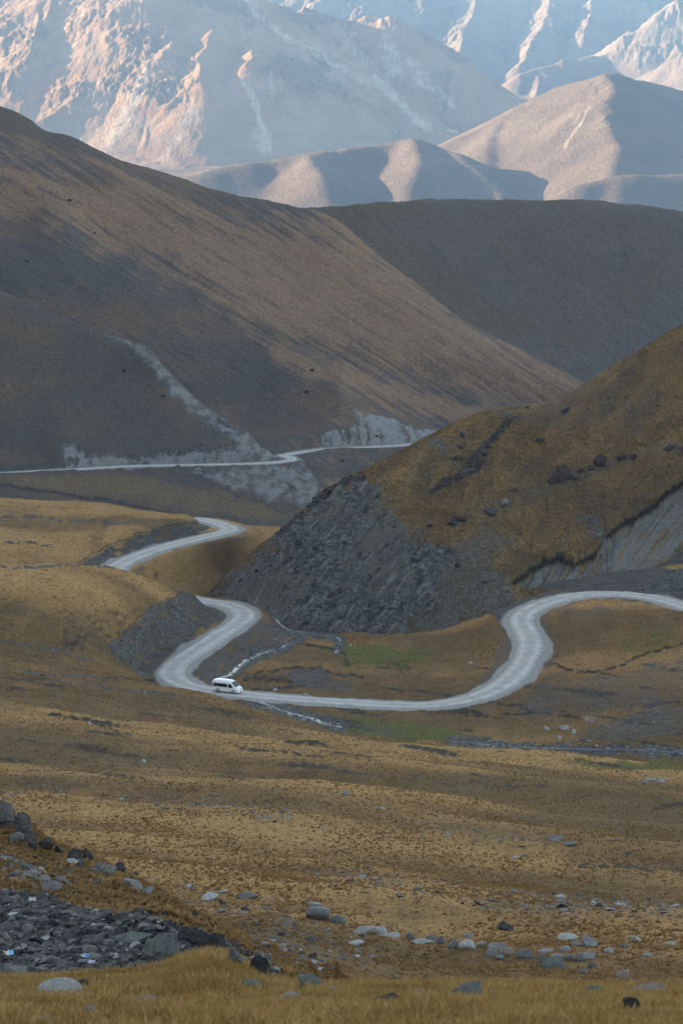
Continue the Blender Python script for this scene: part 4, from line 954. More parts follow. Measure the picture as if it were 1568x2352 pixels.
for a in [
 (735,2113,66,34,'grey','angular','big grey boulder at the left end of the row of pale boulders'),
 (777,2122,40,22,'green','round','rounded greenish boulder touching the big grey boulder'),
 (832,2144,66,18,'pale','slab','long pale slab, third from the left in the boulder row'),
 (871,2145,44,18,'pale','round','smooth pale hump of stone right of the long pale slab'),
 (893,2153,60,10,'pale','slab','thin pale slab trailing down from the smooth pale hump'),
 (940,2157,28,17,'grey','angular','grey angular stone above the thin pale slabs'),
 (966,2168,66,13,'pale','slab','broad flat pale slab in the middle of the boulder row'),
 (990,2164,30,17,'grey','round','small rounded grey stone on the broad flat slab'),
 (1013,2168,24,19,'grey','round','greenish-grey egg-shaped stone left of the blocky grey boulder'),
 (1038,2180,32,24,'grey','block','blocky grey boulder with a dark foot in the boulder row'),
 (1078,2180,56,22,'pale','slab','cracked pale boulder pile right of the blocky grey boulder'),
 (1110,2174,34,14,'pale','slab','pale slab leaning on the cracked boulder pile'),
 (1142,2180,58,18,'pale','slab','long pale boulder sloping down to the right'),
 (1166,2193,38,20,'pink','angular','pinkish angular boulder below the long sloping boulder'),
 (1130,2197,36,18,'grey','round','grey hump left of the pinkish angular boulder'),
 (1150,2202,34,12,'green','angular','low dark-green stone under the pinkish angular boulder'),
 (1206,2201,42,21,'grey','round','pair-like rounded grey boulder right of the pinkish one'),
 (1071,2153,30,15,'grey','angular','lone tilted stone above the cracked boulder pile'),
 (1158,2136,44,30,'dark','angular','dark tilted boulder standing above the boulder row'),
 (1304,2159,48,13,'pale','slab','long low pale stone at the edge of the stony patch'),
 (1352,2173,54,25,'grey','angular','large grey boulder at the right end of the stony patch'),
 (1322,2172,38,14,'pale','slab','broken pale slab against the large grey boulder'),
 (1255,2188,46,13,'pale','slab','flat pale stone left of the lower boulder cluster'),
 (1297,2185,28,14,'pale','round','pale stone at the top of the lower boulder cluster'),
 (1248,2210,48,18,'grey','slab','grey slab at the left side of the lower boulder cluster'),
 (1276,2202,38,14,'pale','slab','pale slab in the middle of the lower boulder cluster'),
 (1281,2213,30,18,'grey','angular','angular grey stone wedged in the lower boulder cluster'),
 (1306,2206,26,15,'grey','round','round grey stone in the lower boulder cluster'),
 (1326,2208,32,20,'grey','block','squarish grey boulder in the lower boulder cluster'),
 (1347,2201,58,16,'pale','slab','broad pale slab-topped boulder on the right of the cluster'),
 (1270,2226,64,20,'green','round','wide lichen-green boulder at the bottom of the cluster'),
 (1359,2224,24,16,'green','round','small round greenish stone right of the cluster'),
 (1336,2236,30,11,'grey','slab','small grey slab below the cluster'),
 (1425,2245,54,24,'pink','block','smooth pinkish brick-shaped boulder by the green hollow'),
 (1398,2189,24,13,'pale','round','single pale stone right of the slab-topped boulder'),
 (1458,2162,32,13,'pale','angular','pale wedge-shaped stone far right of the stony patch'),
 (1541,2172,24,10,'pale','round','pale stone near the right edge, level with the boulder row'),
 (1432,2178,17,11,'grey','round','small grey stone above the single pale stone'),
 (815,2170,46,11,'pale','slab','flat pale slab lying below the left part of the boulder row'),
 (1484,2197,30,9,'pale','slab','thin pale slab right of the single pale stone'),
]: boulder(*a, group=ROW, sub=3)
SL = 'slabs lying on the grass slope'
for a in [
 (118,2046,56,22,'grey','slab','grey slab above the left rubble'),
 (480,2068,56,14,'pale','slab','pale bluish flat slab on the grass right of the rock outcrop'),
 (563,2064,58,18,'grey','slab','grey wedge slab half buried in the turf right of the bluish slab'),
 (432,2038,24,10,'pale','slab','small pale slab up the slope from the bluish slab'),
 (513,2051,28,8,'pale','slab','thin pale slab between the bluish and the wedge slab'),
 (722,2080,38,9,'pale','slab','flat pale slab just above the big grey boulder'),
 (330,1752,12,9,'pale','round','whitish stone beside the dark bank on the upper slope'),
 (205,1665,12,9,'pale','round','white stone on the upper left grass slope'),
 (1272,1930,40,13,'grey','slab','blue-grey slab low in the grass on the right slope'),
 (1310,1942,44,9,'grey','slab','second grey slab strung below the blue-grey slab'),
 (878,1860,14,8,'pale','round','pale stone alone on the middle slope'),
 (790,1826,24,9,'grey','slab','grey flat stone at the left of the middle slope'),
 (1434,2078,30,9,'grey','slab','split grey stone on the open grass at right'),
 (848,1995,18,8,'grey','slab','small flat grey stone in the middle of the lower slope'),
 (1182,1972,22,7,'pale','slab','small pale slab in the lower middle of the slope'),
 (1205,1967,14,7,'grey','round','little grey stone touching the small pale slab'),
]: boulder(*a, group=SL, sub=3)
# jagged outcrop crowning the mound at lower left
OC = 'jagged rocks along the mound'
for a in [
 (14,1902,70,66,'rust','crag','tall grey rock streaked rust-red at the left edge of the picture'),
 (52,1918,46,58,'rust','crag','upright rust-streaked rock right of the tall edge rock'),
 (72,1944,40,40,'rust','crag','dark jointed rock in the middle of the jagged outcrop'),
 (106,1952,44,36,'brown','crag','reddish dark rock at the right end of the upper outcrop'),
 (135,1958,22,18,'dark','crag','small dark rock beyond the upper outcrop'),
 (40,1935,40,24,'grey','round','grey rounded rock at the foot of the upper outcrop'),
 (168,1978,44,30,'dark','crag','dark grey rock starting the second outcrop'),
 (200,1976,28,26,'brown','crag','brown tilted slab of the second outcrop'),
 (186,1992,24,22,'green','crag','greenish block under the brown tilted slab'),
 (228,2005,50,28,'grey','crag','grey tilted rock of the third outcrop'),
 (250,2010,44,24,'grey','slab','long grey slab sliding off the third outcrop'),
 (272,2004,36,24,'dark','crag','blackish pointed rock above the long grey slab'),
 (314,2018,18,17,'dark','crag','small dark rock below the blackish pointed rock'),
 (308,2042,64,24,'grey','slab','long grey slab pointing down the slope at the end of the outcrops'),
 (336,2054,44,18,'grey','slab','lowest grey slab of the outcrop line'),
 (170,1986,34,12,'pale','slab','pale flat slab in the grass left of the greenish block'),
]: boulder(*a, group=OC, sub=4, tilt=.3, sink=.16)
# dark cracked bedrock at the end of the rubble
BR = 'dark bedrock knobs behind the grassy hump'
for a in [
 (300,2172,100,40,'green','slab','broad dark green bedrock face beside the rubble'),
 (372,2200,110,56,'green','crag','cracked dark green bedrock face behind the grassy hump'),
 (440,2168,80,34,'dark','crag','dark crumbling rock on top of the bedrock face'),
 (492,2188,70,44,'dark','crag','blackish purple rock right of the crumbling rock top'),
 (540,2215,60,40,'green','crag','grey-green broken rock on the right flank of the bedrock'),
 (590,2240,50,54,'dark','crag','dark upright rock at the right end of the bedrock'),
 (560,2200,40,24,'dark','crag','dark jagged rock over the right flank of the bedrock'),
]: boulder(*a, group=BR, sub=4, tilt=.2, sink=.2)
# dark outcrops of the right-hand hill
RO = 'dark outcrops on the right-hand hill'
for a in [
 (1290,1106,42,36,'brown','crag','tall dark red rock tower on the right-hand hill'),
 (1291,1082,28,16,'brown','crag','flat red cap of rock on top of the rock tower'),
 (1266,1112,26,14,'brown','crag','low dark rock at the left foot of the rock tower'),
 (1318,1100,26,12,'dark','crag','low black rock at the right foot of the rock tower'),
 (1379,1072,38,30,'brown','crag','square dark red outcrop right of the rock tower'),
 (1334,1084,18,11,'brown','crag','small dark rock between the tower and the square outcrop'),
 (1358,1080,26,12,'dark','crag','dark rubble-like rock at the left foot of the square outcrop'),
 (1428,1056,24,14,'brown','crag','pointed dark outcrop right of the square outcrop'),
 (1454,1054,20,13,'brown','crag','small dark outcrop right of the pointed one'),
 (1538,1034,26,11,'brown','crag','flat dark outcrop near the right edge on the hill'),
 (1062,1003,14,13,'dark','round','dark boulder on the left shoulder of the right-hand hill'),
 (1059,1030,12,10,'dark','round','second dark boulder lower on the hill shoulder'),
 (1058,1198,32,16,'brown','crag','dark red rock above the scree face'),
 (1040,1206,26,11,'dark','crag','dark rock at the left foot of the dark red rock'),
 (1124,1182,30,14,'dark','round','dark grey rock pair on the middle of the right-hand hill'),
 (1157,1158,22,15,'grey','crag','grey rock uphill from the dark grey pair'),
 (1050,1302,14,11,'dark','round','dark boulder at the edge of the lower scree'),
 (984,1390,14,9,'dark','crag','dark hollow-looking stone low on the scree slope'),
 (1237,1016,22,12,'dark','crag','dark rock on the upper slope under the skyline'),
 (1300,945,24,10,'dark','crag','dark rock on the skyline of the right-hand hill'),
 (1210,938,12,6,'dark','crag','little dark rock on the round shoulder skyline'),
]: boulder(*a, group=RO, sub=4, tilt=.15, sink=.15, layers=[C])
ST = 'boulders by the stream'
for a in [
 (1354,1658,42,14,'pink','slab','large pinkish flat boulder on the far stream bank'),
 (1293,1676,26,12,'pale','slab','pale flat-topped boulder left of the large pinkish one'),
 (1317,1686,15,14,'pale','angular','pale pointed boulder below the flat-topped one'),
 (1254,1677,15,10,'pale','angular','white-grey pointed boulder at the left of the bank rocks'),
 (1284,1697,9,8,'pale','round','small pale stone low on the stream bank'),
 (1215,1635,12,8,'grey','angular','grey stone on the verge below the road bend'),
 (1394,1724,9,8,'pale','round','pale stone on the grass strip between the stream arms'),
 (1488,1794,15,8,'pale','round','leftmost pale boulder of the cluster by the right edge'),
 (1478,1798,16,6,'pale','slab','low pale boulder under the leftmost of the edge cluster'),
 (1501,1793,12,7,'pale','round','second pale boulder in the edge cluster'),
 (1511,1790,9,6,'pale','round','smallest pale boulder at the back of the edge cluster'),
 (1517,1798,18,8,'pale','round','broad pale boulder in the middle of the edge cluster'),
 (1532,1793,11,6,'pale','round','rightmost pale boulder of the edge cluster'),
 (1081,1526,12,7,'pale','round','lone white boulder under the right-hand hill'),
 (806,1485,10,5,'pale','slab','white flat stone by the upper stream bend'),
 (700,1600,14,8,'pale','round','pale boulder beside the road right of the van'),
 (632,1588,12,11,'pale','angular','pale pointed boulder above the road right of the van'),
]: boulder(*a, group=ST, sub=3, tilt=.1)

# ---------------------------------------------------------------- scattered stones
def scatter(L, weight, n, seed, lo, hi, power=2.2, px=None):
    """n points on the layer, evenly spread over its mesh where weight allows; sizes lo..hi metres"""
    r = np.random.default_rng(seed)
    w = np.clip(weight, 0, None).ravel().astype(np.float64); nr, nc = L.x.shape
    w2 = w.reshape(nr, nc).copy(); w2[-1] = 0; w2[:, -1] = 0; cs = np.cumsum(w2.ravel())
    k = np.searchsorted(cs, r.random(n) * cs[-1]); i, j = k // nc, k % nc
    fi, fj = r.random(n), r.random(n)
    def bl(q): return (q[i,j]*(1-fj)+q[i,j+1]*fj)*(1-fi)+(q[i+1,j]*(1-fj)+q[i+1,j+1]*fj)*fi
    s = lo * (1 - r.random(n) * (1 - (lo / hi) ** power)) ** (-1 / power)
    return bl(L.x), bl(L.y), bl(L.z), s
un_road = sstep(4.5, 6.5, gd)
gu, gv = G.uv(); cu, cv = C.uv()
inview = lambda u, v: (u > -225) & (u < 1795) & (v < 2400)
vis = inview(gu, gv)
def wline(u, v, L, w): return linemask(u, v, L, w, w * .5, 5, 140, 30)
streamw = (wline(gu, gv, S1, 9) + wline(gu, gv, S2, 7) + wline(gu, gv, S3, 12)) * midr * (dG < 640) + wline(gu, gv, S4, 11) * (dG > 395) * (dG < 470)
SC = []   # x, y, z, size, tone(0 dark..1 pale), region
def add_sc(pts, tone, reg, flatk=.6):
    x, y, z, s = pts; n = len(x); r = np.random.default_rng(reg * 77 + n)
    SC.append(np.stack([x, y, z, s, np.clip(r.normal(tone, .2, n), 0, 1), np.full(n, reg), np.full(n, flatk)], 1))
slope = (dG > 100) * (dG < 450) * vis
add_sc(scatter(G, (rub > .3) * (dG < 100) * vis * 1.0, 11000, 1, .09, .55, 2.0), .32, 0)
add_sc(scatter(G, ga[..., 0] * slope * (rub < .2), 9000, 2, .10, .8, 2.3), .46, 1, .38)
add_sc(scatter(G, slope * (rub < .2) * sstep(.05, .5, fbm(G.x / 14, G.y / 20, 150, 3)), 4000, 3, .08, .55, 2.3), .5, 1, .45)
add_sc(scatter(G, streamw * un_road * vis, 3600, 4, .14, .9, 2.4), .56, 2)
add_sc(scatter(G, polymask(gu, gv, bank, 7, 9, 5, 30) * midr * un_road, 2400, 5, .12, .7, 2.6), .3, 3)
add_sc(scatter(G, ga[..., 0] * midr * un_road * vis, 3000, 6, .12, .7, 2.6), .42, 3)
add_sc(scatter(C, np.clip(fm + dksc, 0, 1) * sstep(6, 8, cd), 9000, 7, .16, 1.3, 2.8), .3, 4)
add_sc(scatter(C, ca[..., 0] * (fm < .4) * (sm < .3) * sstep(6, 8, cd) * (cv < cv.max()), 2600, 8, .15, 1.2, 2.6), .3, 5)
add_sc(scatter(C, cb[..., 2] * (fm < .5), 900, 9, .3, 1.6, 2.4), .12, 5)
add_sc(scatter(G, (dG > 22) * (dG < 46) * vis, 130, 10, .04, .16, 2.0), .5, 6)
SC = np.concatenate(SC)
app = SC[:, 3] / SC[:, 1]
REG = {0: ('broken grey stone lying in the rubble at lower left', 'stones in the rubble'),
       1: ('small grey stone lying loose on the brown grass slope', 'loose stones on the grass slope'),
       2: ('pale stone in the bed of the little stream', 'stones in the stream bed'),
       3: ('grey stone on the bare road bank', 'stones on the road banks'),
       4: ('dark stone on the scree of the right-hand hill', 'stones on the scree'),
       5: ('dark stone on the grassy upper part of the right-hand hill', 'stones on the right-hand hill'),
       6: ('small stone in the foreground grass', 'small stones in the near grass')}
quota = {0: 90, 1: 90, 2: 10, 6: 10}
single = np.zeros(len(SC), bool)
for k, q in quota.items():
    ii = np.nonzero(SC[:, 5] == k)[0]
    single[ii[np.argsort(-app[ii])[:q]]] = True
r = np.random.default_rng(99)
for row in SC[single]:
    x, y, z, s, tone, reg, fk = row; reg = int(reg)
    mat = 'dark' if tone < .22 else 'green' if tone < .34 else 'grey' if tone < .56 else 'pink' if tone < .64 else 'pale'
    lab, grp = REG[reg]
    o = link('stone', rock_mesh(3, int(r.integers(0, 9)), ['angular', 'slab', 'block'][int(r.integers(0, 3))], mat), label=lab, cat='stone', group=grp)
    o.location = (x, y, z + s * .08); o.scale = (s * .6, s * r.uniform(.35, .6), s * .6 * fk * r.uniform(.6, 1.1))
    o.rotation_euler = (r.normal(0, .25), r.normal(0, .25), r.uniform(0, 6.28))
def stone_stuff(name, S, mat, subs):
    n = len(S); r = np.random.default_rng(len(S)); V, Fc, Cc = [], [], []; off = 0
    big = S[:, 3] / S[:, 1] > 3.2 / 2841
    for sub, sel in ((1, ~big), (2, big)):
        T = S[sel]
        if len(T) == 0: continue
        var = [rock_verts(sub, 500 + k, 1.0, 8) for k in range(6)]
        vi = r.integers(0, 6, len(T))
        for k in range(6):
            q = T[vi == k]; m = len(q)
            if m == 0: continue
            v, f = var[k]
            ang = r.uniform(0, 6.28, m); c, s_ = np.cos(ang), np.sin(ang)
            tl = r.normal(0, .25, m)
            sx, sy, sz = q[:, 3] * .6, q[:, 3] * r.uniform(.35, .6, m), q[:, 3] * .6 * q[:, 6] * r.uniform(.6, 1.1, m)
            X = v[None, :, 0] * sx[:, None]; Y = v[None, :, 1] * sy[:, None]; Zv = v[None, :, 2] * sz[:, None] + X * tl[:, None]
            P = np.stack([X * c[:, None] - Y * s_[:, None] + q[:, 0:1], X * s_[:, None] + Y * c[:, None] + q[:, 1:2], Zv + q[:, 2:3] + q[:, 3:4] * .06], -1)
            V.append(P.reshape(-1, 3)); Fc.append((f[None] + (np.arange(m) * len(v))[:, None, None] + off).reshape(-1, 3)); off += m * len(v)
            Cc.append(np.repeat(q[:, 4], len(v)))
    return tri_mesh(name, np.concatenate(V), np.concatenate(Fc), np.concatenate(Cc), mat)
def tri_mesh(name, V, Fc, tone, mat, smooth=False):
    me = bpy.data.meshes.new(name)
    me.vertices.add(len(V)); me.vertices.foreach_set('co', V.astype(np.float32).ravel())
    k = Fc.shape[1]
    me.loops.add(Fc.size); me.loops.foreach_set('vertex_index', Fc.astype(np.int32).ravel())
    me.polygons.add(len(Fc)); me.polygons.foreach_set('loop_start', np.arange(len(Fc), dtype=np.int32) * k); me.polygons.foreach_set('loop_total', np.full(len(Fc), k, np.int32))
    me.polygons.foreach_set('use_smooth', np.full(len(Fc), smooth))
    at = me.attributes.new('tone', 'FLOAT', 'POINT'); at.data.foreach_set('value', tone.astype(np.float32))
    me.update()
    return link(name, me, mat, kind='stuff')
def tone_mat(name, stops, rough=.95, nz=3.0, up=0):
    N = Nodes(name, rough, .08)
    t = N.n('ShaderNodeAttribute', attribute_name='tone').outputs['Fac']
    c = N.ramp(t, stops)
    c = N.mix(1, c, N.ramp(N.noise(nz, 4, .7), [(.3, .7), (.7, 1.25)]), 'MULTIPLY')
    if up:
        tr = N.n('ShaderNodeBsdfTranslucent'); N.L(c, tr.inputs[0]); mx = N.n('ShaderNodeMixShader'); mx.inputs[0].default_value = .4
        N.L(N.b.outputs[0], mx.inputs[1]); N.L(tr.outputs[0], mx.inputs[2]); N.L(mx.outputs[0], N.t.nodes['Material Output'].inputs[0])
        g = N.n('ShaderNodeNewGeometry').outputs['Normal']; a = N.n('ShaderNodeVectorMath', operation='MULTIPLY_ADD')
        N.L(g, a.inputs[0]); a.inputs[1].default_value = (up, up, up); a.inputs[2].default_value = (0, 0, 1)
        b = N.n('ShaderNodeVectorMath', operation='NORMALIZE'); N.L(a.outputs[0], b.inputs[0]); N.L(b.outputs[0], tr.inputs['Normal']); return N.out(c, b.outputs[0])
    return N.out(c)
M_rub = tone_mat('loose_stone', [(0, (.026,.025,.026)), (.25, (.055,.056,.055)), (.45, (.105,.104,.10)), (.62, (.16,.145,.135)), (.8, (.27,.265,.255)), (1, (.40,.395,.385))])
rest = SC[~single]
for regs, nm in (((0, 6), 'rubble'), ((1, 3), 'gravel'), ((2,), 'gravel'), ((4, 5), 'rubble')):
    sel = np.isin(rest[:, 5], regs)
    stone_stuff(nm, rest[sel], M_rub, 2)

# ---------------------------------------------------------------- grass
def blades(n_clump, per, seed):
    r = np.random.default_rng(seed)
    y = 19 + (47 - 19) * r.random(n_clump) ** .85; x = y * r.uniform(-.20, .20, n_clump)
    bare = sstep(.25, .5, fbm(x / 1.3, y / 1.3, 160, 3)); keep = r.random(n_clump) > bare * .7
    x, y = x[keep], y[keep]; m = len(x)
    tall = .75 + .9 * np.clip(fbm(x / 2.2, y / 2.2, 161, 3) + .25, 0, 1); ct = np.clip(.5 + .5 * fbm(x / 1.1, y / 1.1, 162, 3), 0, 1)
    X = np.repeat(x, per) + r.normal(0, .055, m * per); Y = np.repeat(y, per) + r.normal(0, .055, m * per)
    q = X / Y; Zg = np.where(q < G.a[1], SKIRT[0].height(X, Y), np.where(q > G.a[-2], SKIRT[1].height(X, Y), G.height(X, Y)))
    h = np.repeat(tall, per) * r.uniform(.045, .125, m * per); w = r.uniform(.0025, .006, m * per)
    a = r.uniform(0, 6.28, m * per); lean = r.uniform(.15, 1.1, m * per) * h; la = r.uniform(0, 6.28, m * per)
    dx, dy = np.cos(a) * w, np.sin(a) * w; lx, ly = np.cos(la) * lean, np.sin(la) * lean
    b1 = np.stack([X - dx, Y - dy, Zg - .02], -1); b2 = np.stack([X + dx, Y + dy, Zg - .02], -1)
    m1 = np.stack([X - dx * .8 + lx * .35, Y - dy * .8 + ly * .35, Zg + h * .6], -1); m2 = np.stack([X + dx * .8 + lx * .35, Y + dy * .8 + ly * .35, Zg + h * .6], -1)
    tp = np.stack([X + lx, Y + ly, Zg + h], -1)
    V = np.stack([b1, b2, m1, m2, tp], 1).reshape(-1, 3); o = np.arange(m * per)[:, None] * 5
    Fc = np.concatenate([o + np.array([[0, 1, 3]]), o + np.array([[0, 3, 2]]), o + np.array([[2, 3, 4]])])
    tone = np.clip(np.repeat(ct, per) * .6 + r.normal(.2, .17, m * per), 0, 1)
    return tri_mesh('grass', V, Fc, np.repeat(tone, 5), M_grass)
M_grass = tone_mat('dry_grass', [(0, (.13,.072,.028)), (.3, (.32,.17,.058)), (.55, (.52,.30,.105)), (.75, (.62,.40,.17)), (.92, (.68,.52,.28)), (1, (.13,.13,.03))], nz=1.2, up=.8)
blades(17500, 18, 5)
def tufts(L, weight, n, seed, h0, h1, fan=4):
    r = np.random.default_rng(seed)
    x, y, z, s = scatter(L, weight, n, seed, h0, h1, 1.5)
    tone = np.clip(.55 + .40 * fbm(x / 5, y / 9, 170, 4) + r.normal(0, .11, n), 0, .93)
    a0 = r.uniform(0, 6.28, n)
    Vs = []
    for k in range(fan):
        a = a0 + k * 6.283 / fan + r.normal(0, .3, n); w = s * r.uniform(.5, 1.0, n); out = s * r.uniform(.3, 1.0, n); hh = s * r.uniform(.4, .8, n)
        ca, sa = np.cos(a), np.sin(a)
        Vs.append(np.stack([np.stack([x - sa * w + ca * out * .3, y + ca * w + sa * out * .3, z - .05], -1), np.stack([x + sa * w + ca * out * .3, y - ca * w + sa * out * .3, z - .05], -1), np.stack([x + ca * out, y + sa * out, z + hh], -1)], 1))
    V = np.stack(Vs, 1).reshape(-1, 3); Fc = np.arange(len(V)).reshape(-1, 3)
    return tri_mesh('grass', V, Fc, np.repeat(tone, fan * 3), M_tuft)
M_tuft = tone_mat('tussock_grass', [(0, (.20,.112,.048)), (.25, (.27,.152,.062)), (.5, (.37,.20,.086)), (.75, (.47,.27,.12)), (1, (.56,.37,.175))], nz=.8, up=.55)
turf = np.clip(.55 + 1.0 * fbm(G.x / 9, G.y / 16, 220, 3), .08, 1) * (1 - np.clip(ga[..., 0] * 1.3, 0, .95)) * (1 - np.clip(ga[..., 3], 0, .8)) * (1 - rub) * sstep(4.3, 5.5, gd) * (ga[..., 1] < .3)
tufts(G, turf * (dG > 46) * (dG < 470) * vis, 185000, 6, .08, .26, 3)
tufts(G, turf * (dG > 470) * vis * (dG < 730), 50000, 7, .10, .30, 3)
for S in SKIRT: tufts(S, (S.y > 46) * (S.y < 420) * (np.abs(S.x / S.y) < .32) * np.clip(.55 + 1.0 * fbm(S.x / 9, S.y / 16, 220, 3), .08, 1), 30000, 9, .08, .26, 3)
tufts(C, (1 - np.clip(ca[..., 0] * 1.2, 0, 1)) * (sm < .3) * (cd > 6) * (cu < 1640) * (C.y < 680), 60000, 8, .14, .36, 3)

# ---------------------------------------------------------------- stream water
def stream(line, seed, zoff=.06, width=.9):
    P = []
    for (a, b) in line:
        p, L = place(a, b, [G])
        P.append(p)
    c = spline(np.array(P), .6); n = len(c)
    c[:, 2] = G.height(c[:, 0], c[:, 1])
    c = smooth_curve(c, 4)
    s = np.arange(n) * .6
    t = np.gradient(c[:, :2], axis=0); t /= np.linalg.norm(t, axis=1)[:, None] + 1e-9
    off = .8 * fbm(s / 6, s * 0, seed, 3); wv = width * (.75 + .7 * np.abs(fbm(s / 5, s * 0 + 4, seed + 1, 3)))
    k = np.linspace(-1, 1, 5)
    x = c[:, 0:1] - t[:, 1:2] * (off[:, None] + k * wv[:, None]); y = c[:, 1:2] + t[:, 0:1] * (off[:, None] + k * wv[:, None])
    z = G.height(x, y).max(1)[:, None] + zoff + .05 * fbm(x / .6, y / .6, seed + 3, 2) - .25 * (np.abs(k) > .9)
    return link('stream', grid_mesh('stream', x, y, z), M_water, kind='structure')
def water_mat():
    N = Nodes('stream_water', .12, .5)
    f = N.noise(1.5, 5, .7, vec=N.pos((1, .35, 1)))
    c = N.mix(N.ramp(f, [(.62, 0.0), (.74, 1.0)]), (.04,.048,.05), (.36,.38,.39))  # pale glints painted into the dark water colour
    N.L(N.ramp(f, [(.45, .08), (.6, .7)]), N.b.inputs['Roughness'])
    return N.out(c, N.bump(f, .8, .1))
M_water = water_mat()
stream(S1, 180, width=.9); stream(S2, 184, width=.6); stream([(596,1614)] + S3[1:], 188, width=.7); stream(S4, 192, width=.55)

# ---------------------------------------------------------------- shrubs, litter
M_shrub = tone_mat('dark_shrub_leaves', [(0, (.018,.019,.014)), (.5, (.038,.040,.026)), (1, (.065,.064,.04))])
def shrub(u, v, w, h, label):
    w *= .75; h *= .75
    p, L = place(u, v); s = p[1] / F; r = np.random.default_rng(int(u + v))
    n = 420; d = r.normal(size=(n, 3)); d /= np.linalg.norm(d, axis=1)[:, None]; d *= r.uniform(.35, 1, n)[:, None] ** .6
    d *= (1 + .35 * fbm(d[:, 0] * 2 + u, d[:, 1] * 2, 190, 2))[:, None]
    c = d * np.array([w * s / 2, w * s / 2.4, h * s / 2]); c[:, 2] = np.maximum(c[:, 2] + h * s * .42, -.1)
    q = r.normal(size=(n, 3, 3)) * .11 * w * s
    V = (c[:, None] + q).reshape(-1, 3)
    me = bpy.data.meshes.new('shrub'); me.from_pydata(V.tolist(), [], np.arange(len(V)).reshape(-1, 3).tolist())
    at = me.attributes.new('tone', 'FLOAT', 'POINT'); at.data.foreach_set('value', np.repeat(r.random(n), 3).astype(np.float32))
    o = link('shrub', me, M_shrub, label=label, cat='shrub', group='dark shrubs on the far hillsides'); o.location = p
    return o
for a in [(160,462,13,6,'dark shrub high on the left of the long brown hillside'), (217,537,9,5,'dark shrub below the highest one on the long hillside'), (63,602,8,5,'dark shrub near the left edge of the long hillside'),
          (716,852,12,6,'dark shrub on the lip above the blue-grey hollow'), (704,902,12,6,'dark shrub inside the blue-grey hollow'), (287,853,11,6,'dark shrub beside the pale scar of the left hill'),
          (376,911,10,6,'dark shrub under the pale scar of the left hill'), (76,1356 - 2,6,4,'tiny dark shrub') if False else (461,1082 - 60,6,4,'small dark shrub just above the far road bank'), (785,1060,9,5,'dark shrub on the slope below the far road'),
          (829,1285,8,5,'dark shrub on the lower mountainside') if False else (864,1003,8,5,'dark shrub on the pale cut above the far road')]: shrub(*a)
def litter(u, v, w, h, col, col2, label, name='plastic_wrapper'):
    w *= .8; h *= .8
    p, L = place(u, v); s = p[1] / F; r = np.random.default_rng(int(u * 3 + v)); n = 14
    g = np.linspace(-1, 1, n); X, Y = np.meshgrid(g, g)
    Zz = .55 * fbm(X * 1.6 + u, Y * 1.6, 195, 3) + .25 * np.abs(fbm(X * 3, Y * 3, 196, 2))
    rim = 1 + .25 * fbm(X + 5, Y + u, 197, 2)
    me = grid_mesh(name, X * rim * w * s / 2, Y * rim * w * s / 2.6, Zz * h * s)
    N = Nodes('plastic_film', .35, .4)
    sp = N.n('ShaderNodeSeparateXYZ'); N.L(N.pos(), sp.inputs[0])
    c = N.mix(N.ramp(N.math('MULTIPLY_ADD', sp.outputs[0], 1 / (w * s), .5), [(.55, 0.0), (.6, 1.0)]), col, col2)
    N.out(c)
    o = link(name, me, N.m, label=label, cat='litter'); o.location = p + np.array([0, 0, h * s * .55 + .05]); o.rotation_euler = (R(22), 0, r.uniform(-.5, .5))
    md = o.modifiers.new('thickness', 'SOLIDIFY'); md.thickness = .006
    return o
litter(196, 2204, 24, 12, (.42,.45,.46), (.08,.24,.42), 'crumpled white wrapper with a blue end on the rubble')
litter(211, 2216, 20, 9, (.46,.45,.52), (.40,.40,.52), 'crumpled lilac-white plastic scrap below the blue-ended wrapper', 'plastic_scrap')
litter(20, 2196, 30, 10, (.60,.52,.48), (.12,.50,.68), 'pinkish plastic bottle wrapper with a bright blue end at the left edge')
litter(736, 2232, 18, 9, (.5,.5,.5), (.45,.45,.46), 'white plastic scrap in the grass above the long grey-green boulder', 'plastic_scrap')
litter(75, 2072, 20, 9, (.48,.47,.44), (.42,.41,.39), 'white scrap of plastic on the grass above the left rubble', 'plastic_scrap')

# ---------------------------------------------------------------- the van
def smat(name, col, rough=.4, spec=.5, metal=0, coat=0, nz=0.0, dirt=None):
    N = Nodes(name, rough, spec); N.b.inputs['Metallic'].default_value = metal; N.b.inputs['Coat Weight'].default_value = coat
    c = col
    if dirt:
        sp = N.n('ShaderNodeSeparateXYZ'); N.L(N.pos(), sp.inputs[0])
        k = N.math('MULTIPLY_ADD', N.noise(3, 4, .7), .7, N.math('MULTIPLY', sp.outputs[2], -.9))
        c = N.mix(N.ramp(k, [(-.0, 0.0), (.25, .7)]), N.mix(N.ramp(N.noise(2.2, 3, .6), [(.3, 0.0), (.7, .25)]), col, tuple(q * .9 for q in col)), dirt)
    else:
        c = N.mix(N.ramp(N.noise(6, 4, .6), [(.3, 0.0), (.7, 1.0)]), tuple(q * .9 for q in col), tuple(q * 1.08 for q in col))
    return N.out(c)
V_paint = smat('white_paint', (.80,.80,.80), .3, .5, 0, .4, dirt=(.42,.40,.37)); V_glass = smat('dark_glass', (.012,.015,.018), .06, .6); V_tyre = smat('tyre_rubber', (.02,.02,.02), .9, .2)
V_rim = smat('rim_metal', (.45,.46,.47), .35, .5, .8); V_black = smat('black_plastic', (.025,.025,.027), .6, .3); V_lamp = smat('headlamp_glass', (.62,.65,.68), .1, .6); V_grey = smat('grille_plastic', (.10,.10,.11), .4, .5)
V_red = smat('tail_lamp_red', (.35,.02,.02), .2, .5); V_plate = smat('plate_white', (.7,.7,.7), .5, .3)
van = bpy.data.objects.new('van', None); COL.objects.link(van)
